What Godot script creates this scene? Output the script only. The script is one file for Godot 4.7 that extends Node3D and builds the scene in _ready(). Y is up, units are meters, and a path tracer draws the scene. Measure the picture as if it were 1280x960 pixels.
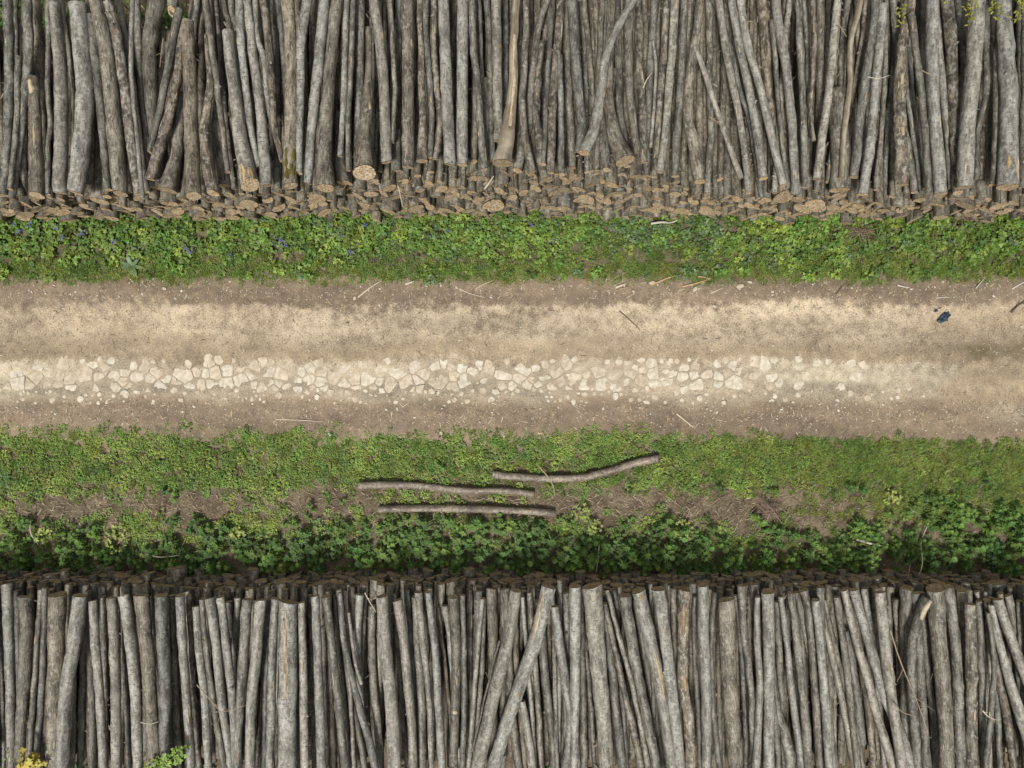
extends Node3D
# A dirt track between two long log stacks, seen straight down from a drone.
# Places are noted as they were measured on the photograph and turned into metres on the ground (50 to the metre), each at its own height.

const EYE := 17.32          # height of the camera above the track
const LANE := 50.0

# bark, width at the track end, width at the far end, layer, centre line from the track end | name used by its neighbours | label
const UPPER_LOGS := """
grey 122 128 0: 4 244, 10 163, 12 87, 9 -12
grey 87 117 0: 15 248, 25 175, 31 117, 36 52, 33 -6
grey 70 79 0: 12 236, 20 169, 22 117, 23 71
dark 76 82 1: 21 235, 20 204, 20 117, 20 58, 19 -9
brown 128 146 1: 55 233, 54 163, 51 111, 47 44, 42 -6
brown 181 111 0: 46 244, 45 187, 44 140, 41 96 | pale-topped log | short brown log snapped off at a pale splintered top, thin logs crossing beside it
dark 122 117 1: 44 248, 30 216, 28 163, 29 122, 33 -21
grey 64 73 0: 60 243, 60 187, 63 152, 60 102, 61 44, 60 -6
silver 175 140 0: 74 241, 77 175, 76 102, 71 38, 68 2
brown 70 70 1: 90 230, 93 131, 87 73, 79 9, 77 -12
silver 192 222 0: 95 241, 102 181, 106 122, 103 64, 98 6 | fat bent log | thickest grey log of the stack's bushy end, bending twice along its length
brown 105 111 1: 111 231, 113 181, 113 122, 111 -25
grey 105 134 0: 135 237, 129 163, 123 102, 117 41, 115 20
brown 192 175 0: 150 242, 143 157, 137 96, 127 35, 117 -9
knotty 128 122 0: 174 244, 164 175, 155 102, 145 44, 135 3
silver 58 64 0: 178 248, 173 187, 167 125, 164 73, 166 -12
silver 82 87 1: 184 240, 171 140, 162 76, 157 44, 150 8, 142 -24
silver 117 122 1: 193 234, 191 216, 184 163, 178 102, 172 44, 170 6, 169 -28
brown 152 222 1: 201 235, 195 181, 189 128, 187 67, 192 23, 195 1, 196 -10
grey 87 111 0: 187 190, 198 146, 210 87, 219 32, 224 12
cut 134 134 2: 216 15, 216 0, 214 -23
knotty 128 117 0: 188 224, 202 175, 213 140, 223 90, 227 58
brown 292 134 1f: 212 238, 221 190, 226 146, 228 117 | fan-shaped butt | log butt widening like a fan with a cream cut edge, half buried under thinner logs
brown 204 146 0: 241 245, 240 175, 238 117, 235 26
grey 82 87 1: 228 244, 242 38, 246 12, 248 -17
knotty 169 58 0: 265 241, 257 175, 258 140, 263 108, 258 44
grey 70 99 0: 285 215, 279 163, 271 102, 263 44, 256 -12
brown 157 111 1: 281 232, 275 187, 270 143, 267 111, 258 -26
grey 70 93 1: 292 236, 289 213, 281 140, 275 87, 273 44, 267 -12
silver 251 152 0f: 313 231, 301 175, 294 122, 288 76, 285 40 | torn-butt silver log | silvery log with a torn, ragged tan butt flaring wide, its far end cut short
brown 87 87 1: 302 242, 288 47, 282 17, 276 -12
grey 87 93 1: 311 244, 297 50, 292 23, 287 -12
silver 87 105 0: 323 209, 314 163, 308 111, 302 58, 298 -12
silver 146 99 0: 333 232, 329 175, 323 117, 317 73, 308 -12
silver 70 76 0: 339 146, 334 122, 330 73, 321 44, 319 -12
knotty 76 117 0: 354 201, 344 163, 340 102, 336 58, 329 -12
grey 111 105 1: 347 236, 346 187, 346 131, 346 55, 346 -15
grey 87 87 1: 363 239, 358 152, 355 87, 352 44, 346 -12
brown 181 157 0f: 364 232, 363 201, 364 117, 364 58, 358 -12 | mossy-butt log | scaly brown log whose flared butt is covered in yellow-green moss
silver 105 140 0: 373 216, 374 163, 376 111, 376 58, 385 -9
silver 122 169 0: 385 229, 389 175, 394 117, 399 73, 407 -9
brown 251 157 0f: 407 235, 405 190, 410 117, 417 44, 423 -12
pale 70 87 0: 425 195, 429 131, 431 58, 433 -12
grey 70 76 0: 435 213, 435 163, 437 117, 440 58, 442 -12
brown 204 122 1f: 429 228, 425 201, 424 175, 424 140
brown 303 82 0f: 456 216, 454 175, 459 117, 461 70, 461 35 | bottle-shaped log | bottle-shaped log with a broad cream cut face on its sudden swollen butt
dark 134 140 2: 447 187, 449 117, 450 -9
silver 140 128 0: 483 203, 481 146, 477 73, 466 -12
grey 52 64 1: 464 206, 466 178, 468 117, 466 64, 463 -9
grey 52 58 2: 470 188, 472 140
grey 58 76 0: 491 178, 493 117, 491 58, 487 -12
grey 64 64 1: 475 214, 485 79, 488 32, 485 -12
grey 117 105 1: 497 213, 496 175, 497 87, 499 -12
brown 157 152 0: 510 209, 510 131, 510 58, 508 -12 | dull-brown log | straight even-width dull brown log lying square to the track
knotty 163 76 0f: 527 201, 529 163, 527 111, 526 44, 524 -12
grey 76 82 0: 537 197, 540 146, 536 87, 532 29, 534 -12
knotty 93 87 0: 545 199, 550 146, 545 96, 542 44, 543 -12
silver 152 140 0: 562 206, 560 146, 557 73, 554 -12
silver 140 152 0: 578 206, 578 131, 578 58, 579 -12
brown 105 87 1: 592 202, 594 157, 594 122, 597 -21
grey 99 87 0: 605 212, 600 152, 597 102, 592 58, 589 -12
grey 64 70 1: 602 212, 602 131, 602 87, 600 29, 597 -12
dark 93 99 1: 615 201, 613 117, 612 58, 607 -12
silver 117 128 0: 623 176, 622 117, 621 58, 620 -12
peeled 233 99 0f: 628 204, 635 169, 641 111, 642 58, 646 -12 | barkless split log | barkless log split lengthwise showing pale wood, flaring at its base
dark 76 76 2: 632 131, 632 58, 632 -12
brown 70 70 1: 648 215, 650 102, 650 44, 651 -12
grey 105 82 0: 665 215, 657 175, 653 131, 655 87, 658 29, 657 -12
grey 157 93 1: 646 213, 659 160, 664 111, 668 70, 673 35, 686 -3
knotty 140 64 0: 682 224, 674 175, 670 140, 675 76, 677 52
grey 70 70 0: 680 205, 682 140, 686 73, 689 29, 692 -12
knotty 105 105 0: 688 216, 690 160, 693 102, 697 58, 702 -12
grey 93 70 0: 702 218, 701 160, 700 70
dark 117 105 1: 715 210, 713 163, 710 102, 706 -6
grey 128 128 0: 725 190, 727 157, 721 96, 718 44, 714 -12
dark 70 70 1: 734 215, 733 152, 731 58, 727 -12
dark 87 87 1: 745 217, 742 140, 740 111, 736 58, 728 -12
silver 146 87 0t: 730 191, 742 163, 751 117, 756 76, 767 44, 782 17, 795 -3 | long diagonal log | long bent log thrown diagonally over the others, tan sawn end low
brown 257 105 0f: 782 201, 768 169, 761 131, 761 87, 764 -12
brown 82 87 1: 746 213, 746 163, 748 111, 754 -28
grey 122 105 1: 758 205, 755 163, 757 111, 761 -13
dark 117 117 1: 784 208, 780 175, 775 140, 774 87, 772 47, 770 -23
brown 122 134 0: 798 190, 791 152, 786 96, 786 44, 787 -12
knotty 93 82 0: 805 203, 803 131, 799 87, 800 44, 797 -12
pale 47 41 0t: 813 184, 818 131, 820 87, 817 52
knotty 82 87 0: 818 221, 822 163, 828 87, 832 29, 835 -12
silver 99 111 0: 825 215, 832 163, 837 102, 841 52, 844 -12
grey 105 111 0: 844 220, 848 146, 853 73, 855 -12
brown 82 76 1: 854 215, 855 175, 857 128, 863 -29
brown 163 99 0: 874 227, 869 190, 860 146, 862 102, 869 52, 877 -12 | hook-bottomed log | long log curving like a hook towards its thick tan-edged butt
dark 122 122 1: 807 220, 809 175, 813 87, 820 -12
grey 99 105 1: 884 242, 885 224, 889 163, 887 111, 887 52, 886 -12
brown 99 99 1: 900 224, 902 175, 905 102, 909 -24
silver 70 70 0t: 926 223, 907 169, 893 128, 879 85, 870 58
silver 87 99 0: 936 241, 929 175, 920 125, 909 73, 901 20, 897 -12
grey 70 70 1: 952 246, 938 155, 926 117, 914 64, 899 15, 883 -12
silver 117 105 0: 954 223, 947 169, 934 102, 923 52, 912 -12
silver 99 99 0: 979 232, 964 169, 948 102, 935 58, 923 -12
knotty 99 169 1: 977 224, 969 163, 960 108, 957 52, 952 -12 | blotched log | thick blotched log narrowing towards the track, thin logs leaning across it
grey 64 64 0: 985 235, 976 163, 970 87, 964 26
silver 111 122 0: 995 243, 990 160, 983 87, 974 35, 969 -12
pale 76 82 1: 968 241, 982 42, 985 20, 989 -12
grey 87 87 0: 1006 234, 1004 146, 1001 73, 997 -12
grey 64 70 1: 1010 236, 1010 128, 1009 58, 1003 -12
knotty 58 70 0: 1017 176, 1013 140, 1017 82, 1016 -12
brown 122 122 1: 1022 238, 1024 169, 1025 87, 1025 -12
silver 117 99 0: 1021 224, 1028 169, 1036 117, 1040 73, 1048 -12
grey 105 87 1: 1036 227, 1043 169, 1050 117, 1053 58, 1059 6, 1061 -9
peeled 76 82 0: 1052 222, 1057 146, 1063 102, 1062 58, 1072 17, 1077 -12 | forked peeled log | slim partly peeled log splitting into two tan strips lengthwise
knotty 52 76 1: 1058 224, 1063 152, 1069 102, 1078 44, 1083 -12
grey 111 99 0: 1068 221, 1075 152, 1084 87, 1091 38, 1095 -12
silver 122 117 0: 1079 243, 1088 175, 1095 102, 1101 44, 1104 6
grey 70 64 1: 1095 237, 1102 163, 1106 102, 1108 35, 1110 -26
dark 58 64 1: 1106 234, 1109 160, 1113 114, 1123 -22
knotty 163 128 0: 1127 231, 1125 163, 1124 111, 1127 67, 1135 17, 1139 -12 | kinked scarred log | kinked grey log with two oval tan scars, leaning over thinner logs
grey 93 87 1: 1143 240, 1135 181, 1128 146, 1114 -28
grey 58 70 1: 1152 241, 1143 181, 1135 125, 1132 85, 1125 -21
grey 82 93 0: 1161 241, 1156 163, 1149 96, 1143 52, 1139 17
dark 64 64 1: 1156 235, 1149 187, 1141 125, 1138 85, 1128 -29
silver 163 157 0: 1176 243, 1170 175, 1166 117, 1165 58, 1166 -12
silver 111 87 1: 1190 235, 1184 163, 1178 102, 1173 52, 1165 -26
knotty 134 169 1: 1197 241, 1193 172, 1190 102, 1188 44, 1183 -12
dark 87 93 2: 1205 93, 1201 29, 1194 -12
silver 192 181 0: 1206 234, 1208 163, 1216 96, 1220 44, 1223 -12 | fat smooth log | fattest smooth grey log, green leaves hanging over its far end
grey 70 87 0: 1220 224, 1223 163, 1232 117, 1233 58, 1232 9
knotty 76 70 1: 1227 224, 1229 175, 1237 96, 1241 23, 1243 -19
grey 87 87 0: 1241 231, 1246 140, 1246 73, 1250 23
silver 233 157 0: 1259 234, 1260 175, 1261 117, 1258 73, 1254 -12 | white-scarred log | wide grey log with a white scar and brown ring near its butt
dark 64 64 1: 1271 231, 1272 146, 1274 -12
dark 122 117 0: 1279 234, 1282 117, 1283 -12
"""
const LOWER_LOGS := """
silver 125 104 0: 8 730, 12 814, 14 960, 15 996
dark 52 52 1: 1 740, 2 788, 4 892, 5 983
dark 78 73 1: 20 739, 22 788, 22 877, 23 944, 23 970
brown 156 109 0: 31 746, 33 788, 29 866, 23 960, 22 986
grey 73 73 0: 51 737, 48 788, 43 856, 38 934, 36 970
dark 73 78 0: 57 735, 54 814, 52 866, 47 934, 45 981
dark 94 94 1: 63 737, 59 856, 57 934, 56 986
brown 214 146 0: 72 743, 70 814, 68 879, 66 944, 65 981 | broad brown log | broadest weathered brown log at the stack's yellow-bush end, bark worn to stringy grain
dark 78 73 1: 88 750, 87 793, 87 840, 86 993
silver 177 161 0: 100 744, 94 796, 83 866, 77 960, 76 991
grey 89 89 1: 105 748, 104 814, 102 892, 100 981
brown 62 68 1: 94 745, 92 890, 90 981
silver 109 104 0: 116 751, 120 814, 125 871, 129 960, 130 986
brown 99 104 1: 110 739, 112 809, 115 892, 116 983
grey 83 73 1: 128 746, 130 799, 131 856, 133 997
silver 125 125 0: 140 747, 143 814, 145 892, 146 991
grey 68 78 1: 154 749, 156 822, 159 892, 161 986
silver 151 130 0: 155 744, 163 801, 169 866, 173 960, 174 986 | knot-bumped log | thick grey log with several knot bumps, beside a snapped stick
brown 177 146 0: 177 744, 184 814, 188 879, 192 944, 193 981
pale 94 78 1: 185 747, 191 788, 195 819, 209 972
grey 161 117 0: 201 744, 203 801, 206 866, 206 939, 207 983
dark 104 104 1: 216 744, 216 804, 216 987
brown 68 146 1: 215 748, 217 806, 219 866, 223 960, 224 986
silver 117 109 0: 225 744, 228 801, 233 866, 239 960, 240 991
brown 117 109 1: 237 747, 238 809, 238 968
silver 94 94 0: 245 758, 249 814, 256 871, 258 913, 263 991
knotty 78 78 1: 236 744, 240 814, 244 892, 249 960, 250 991
grey 68 94 0: 252 749, 258 814, 267 879, 280 960, 284 986
silver 120 94 0: 262 748, 270 801, 276 866, 281 903, 292 975
silver 104 125 0: 276 746, 284 814, 291 879, 297 960, 299 991 | notch-scarred log | long grey log with a notch-like tan scar, dry twigs tangled beside it
dark 104 104 2: 286 752, 287 796
pale 89 57 1: 297 747, 292 827, 292 858, 292 995
grey 135 78 0: 309 749, 304 827, 300 877, 298 913, 295 980
silver 141 117 0: 326 750, 321 814, 314 879, 312 960, 311 991
pale 47 57 1: 338 744, 330 840, 321 960, 319 983
grey 104 117 0: 344 748, 340 840, 338 960, 337 991
pale 214 224 0: 360 752, 360 840, 359 960, 358 991 | palest fat log | palest and stoutest straight log, thinning bark cream coloured
grey 94 94 1: 334 750, 331 890, 328 981
pale 104 125 0: 377 753, 379 840, 381 960, 381 991
silver 120 135 0: 394 745, 398 840, 402 960, 403 991
dark 52 57 1: 387 744, 389 804, 391 892, 393 981
grey 104 109 0: 407 745, 416 814, 424 892, 432 960, 434 991
grey 62 73 1: 419 744, 422 801, 429 856, 433 908, 438 980
grey 68 109 0: 425 741, 430 801, 443 861, 458 913, 469 960, 475 986
brown 99 104 1: 410 739, 413 864, 416 981
pale 42 52 0t: 436 766, 443 822, 452 855
pale 135 78 1: 450 743, 447 801, 450 856, 456 967
grey 89 99 1: 424 737, 438 866, 449 918, 457 965, 459 986
pale 57 62 1: 432 740, 439 890, 443 970
dark 109 115 1: 465 757, 465 827, 471 892, 476 960, 477 986
silver 156 177 0: 478 745, 482 814, 490 892, 493 960, 494 991 | gently bowed log | thick gently bowed grey-brown log with a long unbroken bark
silver 130 120 0: 497 750, 505 801, 511 866, 515 918, 517 981
grey 89 57 1: 508 739, 514 801, 517 851, 524 972
grey 68 73 1: 493 743, 501 856, 505 918, 511 976
silver 109 62 0: 523 740, 527 788, 535 856, 538 918, 539 986
dark 120 135 1: 520 746, 523 809, 527 879, 527 983
silver 94 120 0: 535 740, 544 814, 547 866, 553 960, 555 991
brown 62 68 1: 547 759, 554 814, 559 861, 573 991
pale 94 78 1: 556 757, 562 796, 565 830, 578 985
brown 146 109 0: 567 746, 570 814, 569 879, 566 957 | double-sawn reddish log | slender reddish log sawn at both ends with a white ring
grey 73 89 0: 578 744, 580 814, 580 879, 578 960, 577 991
grey 89 68 1: 587 737, 587 814, 588 866, 590 969
grey 120 115 1: 598 739, 597 796, 594 973
silver 62 68 0: 603 748, 597 814, 591 892, 586 960, 584 991
grey 73 78 1: 605 748, 604 775, 602 840, 598 887, 589 987
brown 156 130 1: 614 736, 616 788, 616 840, 617 977
grey 104 99 1: 629 736, 629 788, 629 981
grey 26 31 0: 624 801, 611 851, 600 898, 590 939
silver 156 182 0t: 645 738, 636 796, 618 866, 597 960, 591 991 | broader crossing log | broader of two crossing logs leaning the same way, rust-brown bark rubbed off its tip
grey 89 89 1: 655 739, 658 793, 669 989
grey 109 104 1: 665 733, 664 778, 662 998
pale 188 161 0t: 686 733, 670 799, 644 871, 616 960, 608 991 | brightest crossing log | brightest log lying on top of the stack at a steep slant
brown 89 89 1: 644 748, 644 783, 645 814, 647 845, 660 999
dark 104 115 1: 632 736, 636 819, 640 892, 650 970
grey 125 130 1: 673 751, 677 793, 682 853, 690 918, 695 986
silver 115 141 0: 693 758, 701 814, 707 853, 713 892, 712 931, 707 965, 705 986
silver 78 73 1: 700 725, 700 762, 700 799, 697 998
silver 83 120 0: 653 876, 660 918, 666 965, 667 986
pale 62 73 1: 653 746, 661 843, 665 892, 668 955
grey 78 89 1: 662 741, 669 832, 673 892, 678 981
grey 62 62 1: 691 743, 693 825, 696 944, 697 970
silver 156 89 0: 718 733, 719 814, 719 879, 717 970, 717 991
dark 94 89 1: 708 741, 708 819, 708 999
dark 78 78 1: 724 741, 730 796, 738 879, 744 970
dark 115 120 1: 724 737, 728 866, 731 981
pale 292 193 0f: 740 732, 746 814, 754 892, 758 960, 759 991 | fattest straight log | fattest log of all, straight, sawn square and flaring to its tan end
knotty 73 117 0: 756 754, 769 814, 782 871, 796 931, 802 965, 806 989
grey 57 83 0: 759 738, 772 788, 788 848, 801 905, 810 960, 814 986
grey 78 78 1: 766 738, 771 767, 785 978
grey 156 125 0: 780 744, 790 801, 802 866, 821 960, 825 991
dark 130 130 1: 753 741, 763 825, 772 905, 780 981
silver 193 167 0: 798 738, 811 793, 827 866, 841 960, 846 991 | yellow-split log | silvery log with a long yellow split of bare wood along its side
dark 104 104 1: 795 752, 806 819, 818 892, 828 976
silver 161 120 0: 824 736, 832 801, 840 866, 849 939, 853 986
grey 68 68 1: 813 730, 814 778, 820 967
brown 89 94 1: 841 736, 844 832, 848 971
knotty 156 130 0: 855 737, 854 801, 853 856, 861 898, 863 960, 863 991 | knobbly log | knobbly log with its bark broken and flaking around a swollen joint
grey 73 83 1: 868 746, 868 814, 873 898, 876 970
silver 151 117 0: 879 731, 879 788, 883 866, 883 960, 884 991
grey 78 94 1: 893 741, 889 814, 892 892, 900 965
brown 221 193 0: 908 749, 911 827, 916 908, 919 960, 921 991 | grain-cracked log | thick blunt log cracked along its grain, chipped bark at its sawn end
grey 73 73 1: 920 744, 927 814, 931 892, 933 950, 934 1000
grey 104 57 0: 926 732, 930 788, 938 853, 940 903, 942 987
brown 141 130 1: 942 730, 945 772, 959 979
silver 73 109 0: 947 746, 946 796, 950 853, 947 918, 944 970, 943 991
silver 161 130 0: 960 739, 961 814, 961 892, 961 991 | upright silver log | even silver log lying square to the track with a ringed base
silver 78 109 0: 976 746, 983 801, 990 866, 1003 960, 1007 986
dark 94 94 1: 971 752, 974 812, 978 887, 983 982
grey 78 167 1: 956 740, 970 877, 981 913, 990 965, 993 986
grey 78 78 1: 956 737, 969 903, 975 976
grey 89 117 0: 989 741, 996 801, 1004 866, 1012 965, 1015 991
grey 89 99 1: 996 740, 1008 796, 1019 856, 1025 898, 1039 996
brown 130 130 1: 1005 737, 1013 783, 1027 982
silver 99 109 0: 1019 750, 1026 814, 1031 871, 1037 965, 1038 991 | pale wavy log | pale wavy log lying across a brighter leaning log, a tan chip at its head
pale 78 120 1: 1020 737, 1026 762, 1042 827, 1056 892, 1070 965, 1074 989
grey 104 99 1: 1024 734, 1026 762, 1038 972
brown 68 78 1: 1031 749, 1042 801, 1056 856, 1067 898, 1080 965
grey 104 94 1: 1046 746, 1054 801, 1061 856, 1065 890, 1073 967
silver 94 125 0: 1055 737, 1067 788, 1082 840, 1098 898, 1119 965, 1126 991
silver 109 146 0: 1067 737, 1082 788, 1105 866, 1126 918, 1141 965, 1147 991 | steep leaning log | longest steeply leaning grey log with an oval tan scar halfway
pale 89 73 1: 1080 736, 1088 783, 1095 832, 1109 985
dark 104 104 1: 1021 752, 1035 887, 1046 976
dark 104 109 2: 1056 788, 1067 840, 1078 929
knotty 99 104 1: 1066 750, 1080 851, 1088 908, 1094 976
silver 143 120 0: 1100 740, 1106 801, 1111 845, 1117 887, 1132 993
knotty 94 109 1: 1120 749, 1123 788, 1126 851, 1131 968
grey 182 172 1: 1134 736, 1133 793, 1132 996
peeled 130 99 0: 1160 749, 1146 777, 1139 814, 1141 879, 1147 965, 1148 989 | peeled-tip log | bent log whose bare peeled tip turns sharply aside
grey 99 99 1: 1153 750, 1154 770, 1158 827, 1166 892, 1170 981
grey 104 120 1: 1144 741, 1148 801, 1153 879, 1160 976
brown 224 172 0: 1169 735, 1175 814, 1181 892, 1185 970, 1186 991 | rusty-ended log | stout brownish log with a rust-coloured sawn end
grey 120 135 0: 1186 733, 1195 814, 1198 892, 1201 970, 1202 991
brown 146 130 1: 1202 737, 1206 796, 1216 987
knotty 130 135 0: 1213 755, 1214 840, 1214 970, 1214 991 | white-flecked log | grey log flecked with short white dashes, sawn lower than its neighbours
dark 83 73 1: 1221 739, 1227 775, 1232 856, 1239 983
silver 52 52 1: 1231 741, 1233 767, 1247 989
grey 57 89 0: 1234 766, 1242 819, 1240 879, 1231 965, 1229 986
silver 68 177 0: 1238 756, 1252 814, 1268 871, 1286 926, 1304 983
silver 120 120 0: 1247 749, 1262 793, 1281 843, 1304 908, 1320 998
dark 104 104 1: 1260 744, 1271 799, 1285 968
dark 94 94 1: 1274 751, 1278 814, 1291 999
grey 78 89 1: 1239 747, 1247 890, 1251 981
knotty 104 109 1: 1234 750, 1248 843, 1260 905, 1269 976
dark 94 99 1: 1224 751, 1226 825, 1228 908, 1231 988
"""
const FACE_ENDS := """
end 125 247 233
end 150 260 251
end 58 252 204
end 7 258 222
end 87 272 233
end 29 268 175
end 273 268 146 | pale split log end sticking out near the leaves
end 246 268 233
end 222 260 175
end 292 260 175
end 449 233 192 | round cream log end directly beneath the bottle-shaped log
end 468 234 175
end 395 244 262
end 485 260 245 | ragged splintered log end at the stack's foot
end 520 257 262
end 512 241 163
end 525 234 157
end 536 224 134
end 506 223 134
end 604 219 204
end 617 254 292 | widest orange-tan log end low in the stack's face
end 576 231 175
end 623 234 204
end 641 243 146
end 556 259 233
end 706 258 280
end 668 245 204
end 777 228 152
end 758 208 117
end 774 237 233
end 805 257 222 | pale yellow log end facing upward above the leaves
end 851 260 233
end 907 243 262
end 1049 233 292 | big orange-tan splintered log end slanting out of the stack's face
end 1011 255 280
end 979 243 292
end 1075 259 280
end 909 243 175
end 1090 259 175
end 1124 258 93
end 1197 244 262
"""

var rng := RandomNumberGenerator.new()
var M := {}
var used := {}
var lump := FastNoiseLite.new()
var relief := FastNoiseLite.new()
var patch := FastNoiseLite.new()

func _ready():
	var cam := Camera3D.new()
	cam.name = "camera"
	add_child(cam)
	cam.position = Vector3(0, EYE, 0)
	cam.rotation_degrees = Vector3(-90, 0, 0)
	cam.fov = 58.0
	cam.near = 0.1
	cam.far = 400.0
	cam.current = true
	var we := WorldEnvironment.new()
	we.name = "world_environment"
	var env := Environment.new()
	env.background_mode = Environment.BG_SKY
	var sky := Sky.new()
	var sm := ProceduralSkyMaterial.new()
	sm.sky_top_color = Color(0.92, 0.92, 0.92)
	sm.sky_horizon_color = Color(0.55, 0.55, 0.54)
	sm.sky_curve = 0.35
	sm.ground_bottom_color = Color(0.25, 0.24, 0.2)
	sm.ground_horizon_color = Color(0.5, 0.5, 0.48)
	sm.sky_energy_multiplier = 0.53
	sm.sun_angle_max = 1.0
	sky.sky_material = sm
	env.sky = sky
	env.tonemap_mode = Environment.TONE_MAPPER_LINEAR
	env.tonemap_exposure = 3.25
	env.ssao_enabled = true
	env.ssil_enabled = true
	env.sdfgi_enabled = true
	we.environment = env
	add_child(we)
	var sun := DirectionalLight3D.new()
	sun.name = "sun"
	sun.light_energy = 0.5
	sun.light_angular_distance = 11.0
	sun.light_color = Color(1.0, 0.98, 0.945)
	sun.shadow_enabled = true
	add_child(sun)
	sun.look_at_from_position(Vector3(-3.0, 16.0, 8.6), Vector3.ZERO, Vector3.UP)

	rng.seed = 20240
	lump.seed = 5
	lump.frequency = 1.0
	lump.noise_type = FastNoiseLite.TYPE_SIMPLEX_SMOOTH
	relief.seed = 9
	relief.frequency = 0.5
	relief.fractal_octaves = 5
	patch.seed = 31
	patch.frequency = 0.55
	patch.fractal_octaves = 3
	make_materials()
	for k in M:
		# all surfaces share one scale: base colours are set down to what they measure in daylight
		var c: Color = M[k].albedo_color.srgb_to_linear() * 0.62
		M[k].albedo_color = Color(c.r, c.g, c.b).linear_to_srgb()
	make_ground()
	make_track()
	make_stacks()
	make_fallen_logs()
	make_greenery()
	make_litter()
	make_sticks()

# ---------------------------------------------------------------- small helpers
func at(px: float, py: float, y := 0.0) -> Vector3:
	var k := (1.0 - y / EYE) / LANE
	return Vector3((px - 640.0) * k, y, (py - 480.0) * k)

func numbered(called: String) -> String:
	var n: int = used.get(called, -1) + 1
	used[called] = n
	return called if n == 0 else "%s_%03d" % [called, n]

func thing(called: String, label: String, category: String, where := Vector3.ZERO, group := "") -> Node3D:
	var o := Node3D.new()
	o.name = numbered(called)
	add_child(o)
	o.position = where
	tag(o, label, category, group)
	return o

func tag(o: Node3D, label: String, category: String, group := ""):
	o.set_meta("label", label)
	o.set_meta("category", category)
	if group != "":
		o.set_meta("group", group)

func put(called: String, mesh: Mesh, mat: Material, parent: Node = self) -> MeshInstance3D:
	var o := MeshInstance3D.new()
	o.name = numbered(called) if parent == self else called
	o.mesh = mesh
	if mat:
		o.material_override = mat
	parent.add_child(o, true)
	return o

func rr(a: float, b: float) -> float:
	return rng.randf_range(a, b)

func smooth(a: float, b: float, x: float) -> float:
	return smoothstep(a, b, x)

func make_array_mesh(v: PackedVector3Array, n: PackedVector3Array, uv: PackedVector2Array, c: PackedColorArray, idx: PackedInt32Array, onto: ArrayMesh = null) -> ArrayMesh:
	var m := onto if onto else ArrayMesh.new()
	var a := []
	a.resize(Mesh.ARRAY_MAX)
	a[Mesh.ARRAY_VERTEX] = v
	if n.size(): a[Mesh.ARRAY_NORMAL] = n
	if uv.size(): a[Mesh.ARRAY_TEX_UV] = uv
	if c.size(): a[Mesh.ARRAY_COLOR] = c
	a[Mesh.ARRAY_INDEX] = idx
	m.add_surface_from_arrays(Mesh.PRIMITIVE_TRIANGLES, a)
	return m

# ---------------------------------------------------------------- materials
func noise_bytes(w: int, h: int, freq: float, sd: int, oct := 4, kind := FastNoiseLite.TYPE_SIMPLEX_SMOOTH, wide := 1, tall := 1) -> PackedByteArray:
	var f := FastNoiseLite.new()
	f.noise_type = kind
	f.seed = sd
	f.frequency = freq
	f.fractal_type = FastNoiseLite.FRACTAL_FBM if oct > 1 else FastNoiseLite.FRACTAL_NONE
	f.fractal_octaves = oct
	var im := f.get_seamless_image(maxi(4, w / wide), maxi(4, h / tall))
	im.convert(Image.FORMAT_L8)
	if wide > 1 or tall > 1:
		im.resize(w, h, Image.INTERPOLATE_CUBIC)
	return im.get_data()

func tex_from(bytes: PackedByteArray, w: int, h: int, format := Image.FORMAT_RGB8) -> ImageTexture:
	return ImageTexture.create_from_image(Image.create_from_data(w, h, false, format, bytes))

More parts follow.
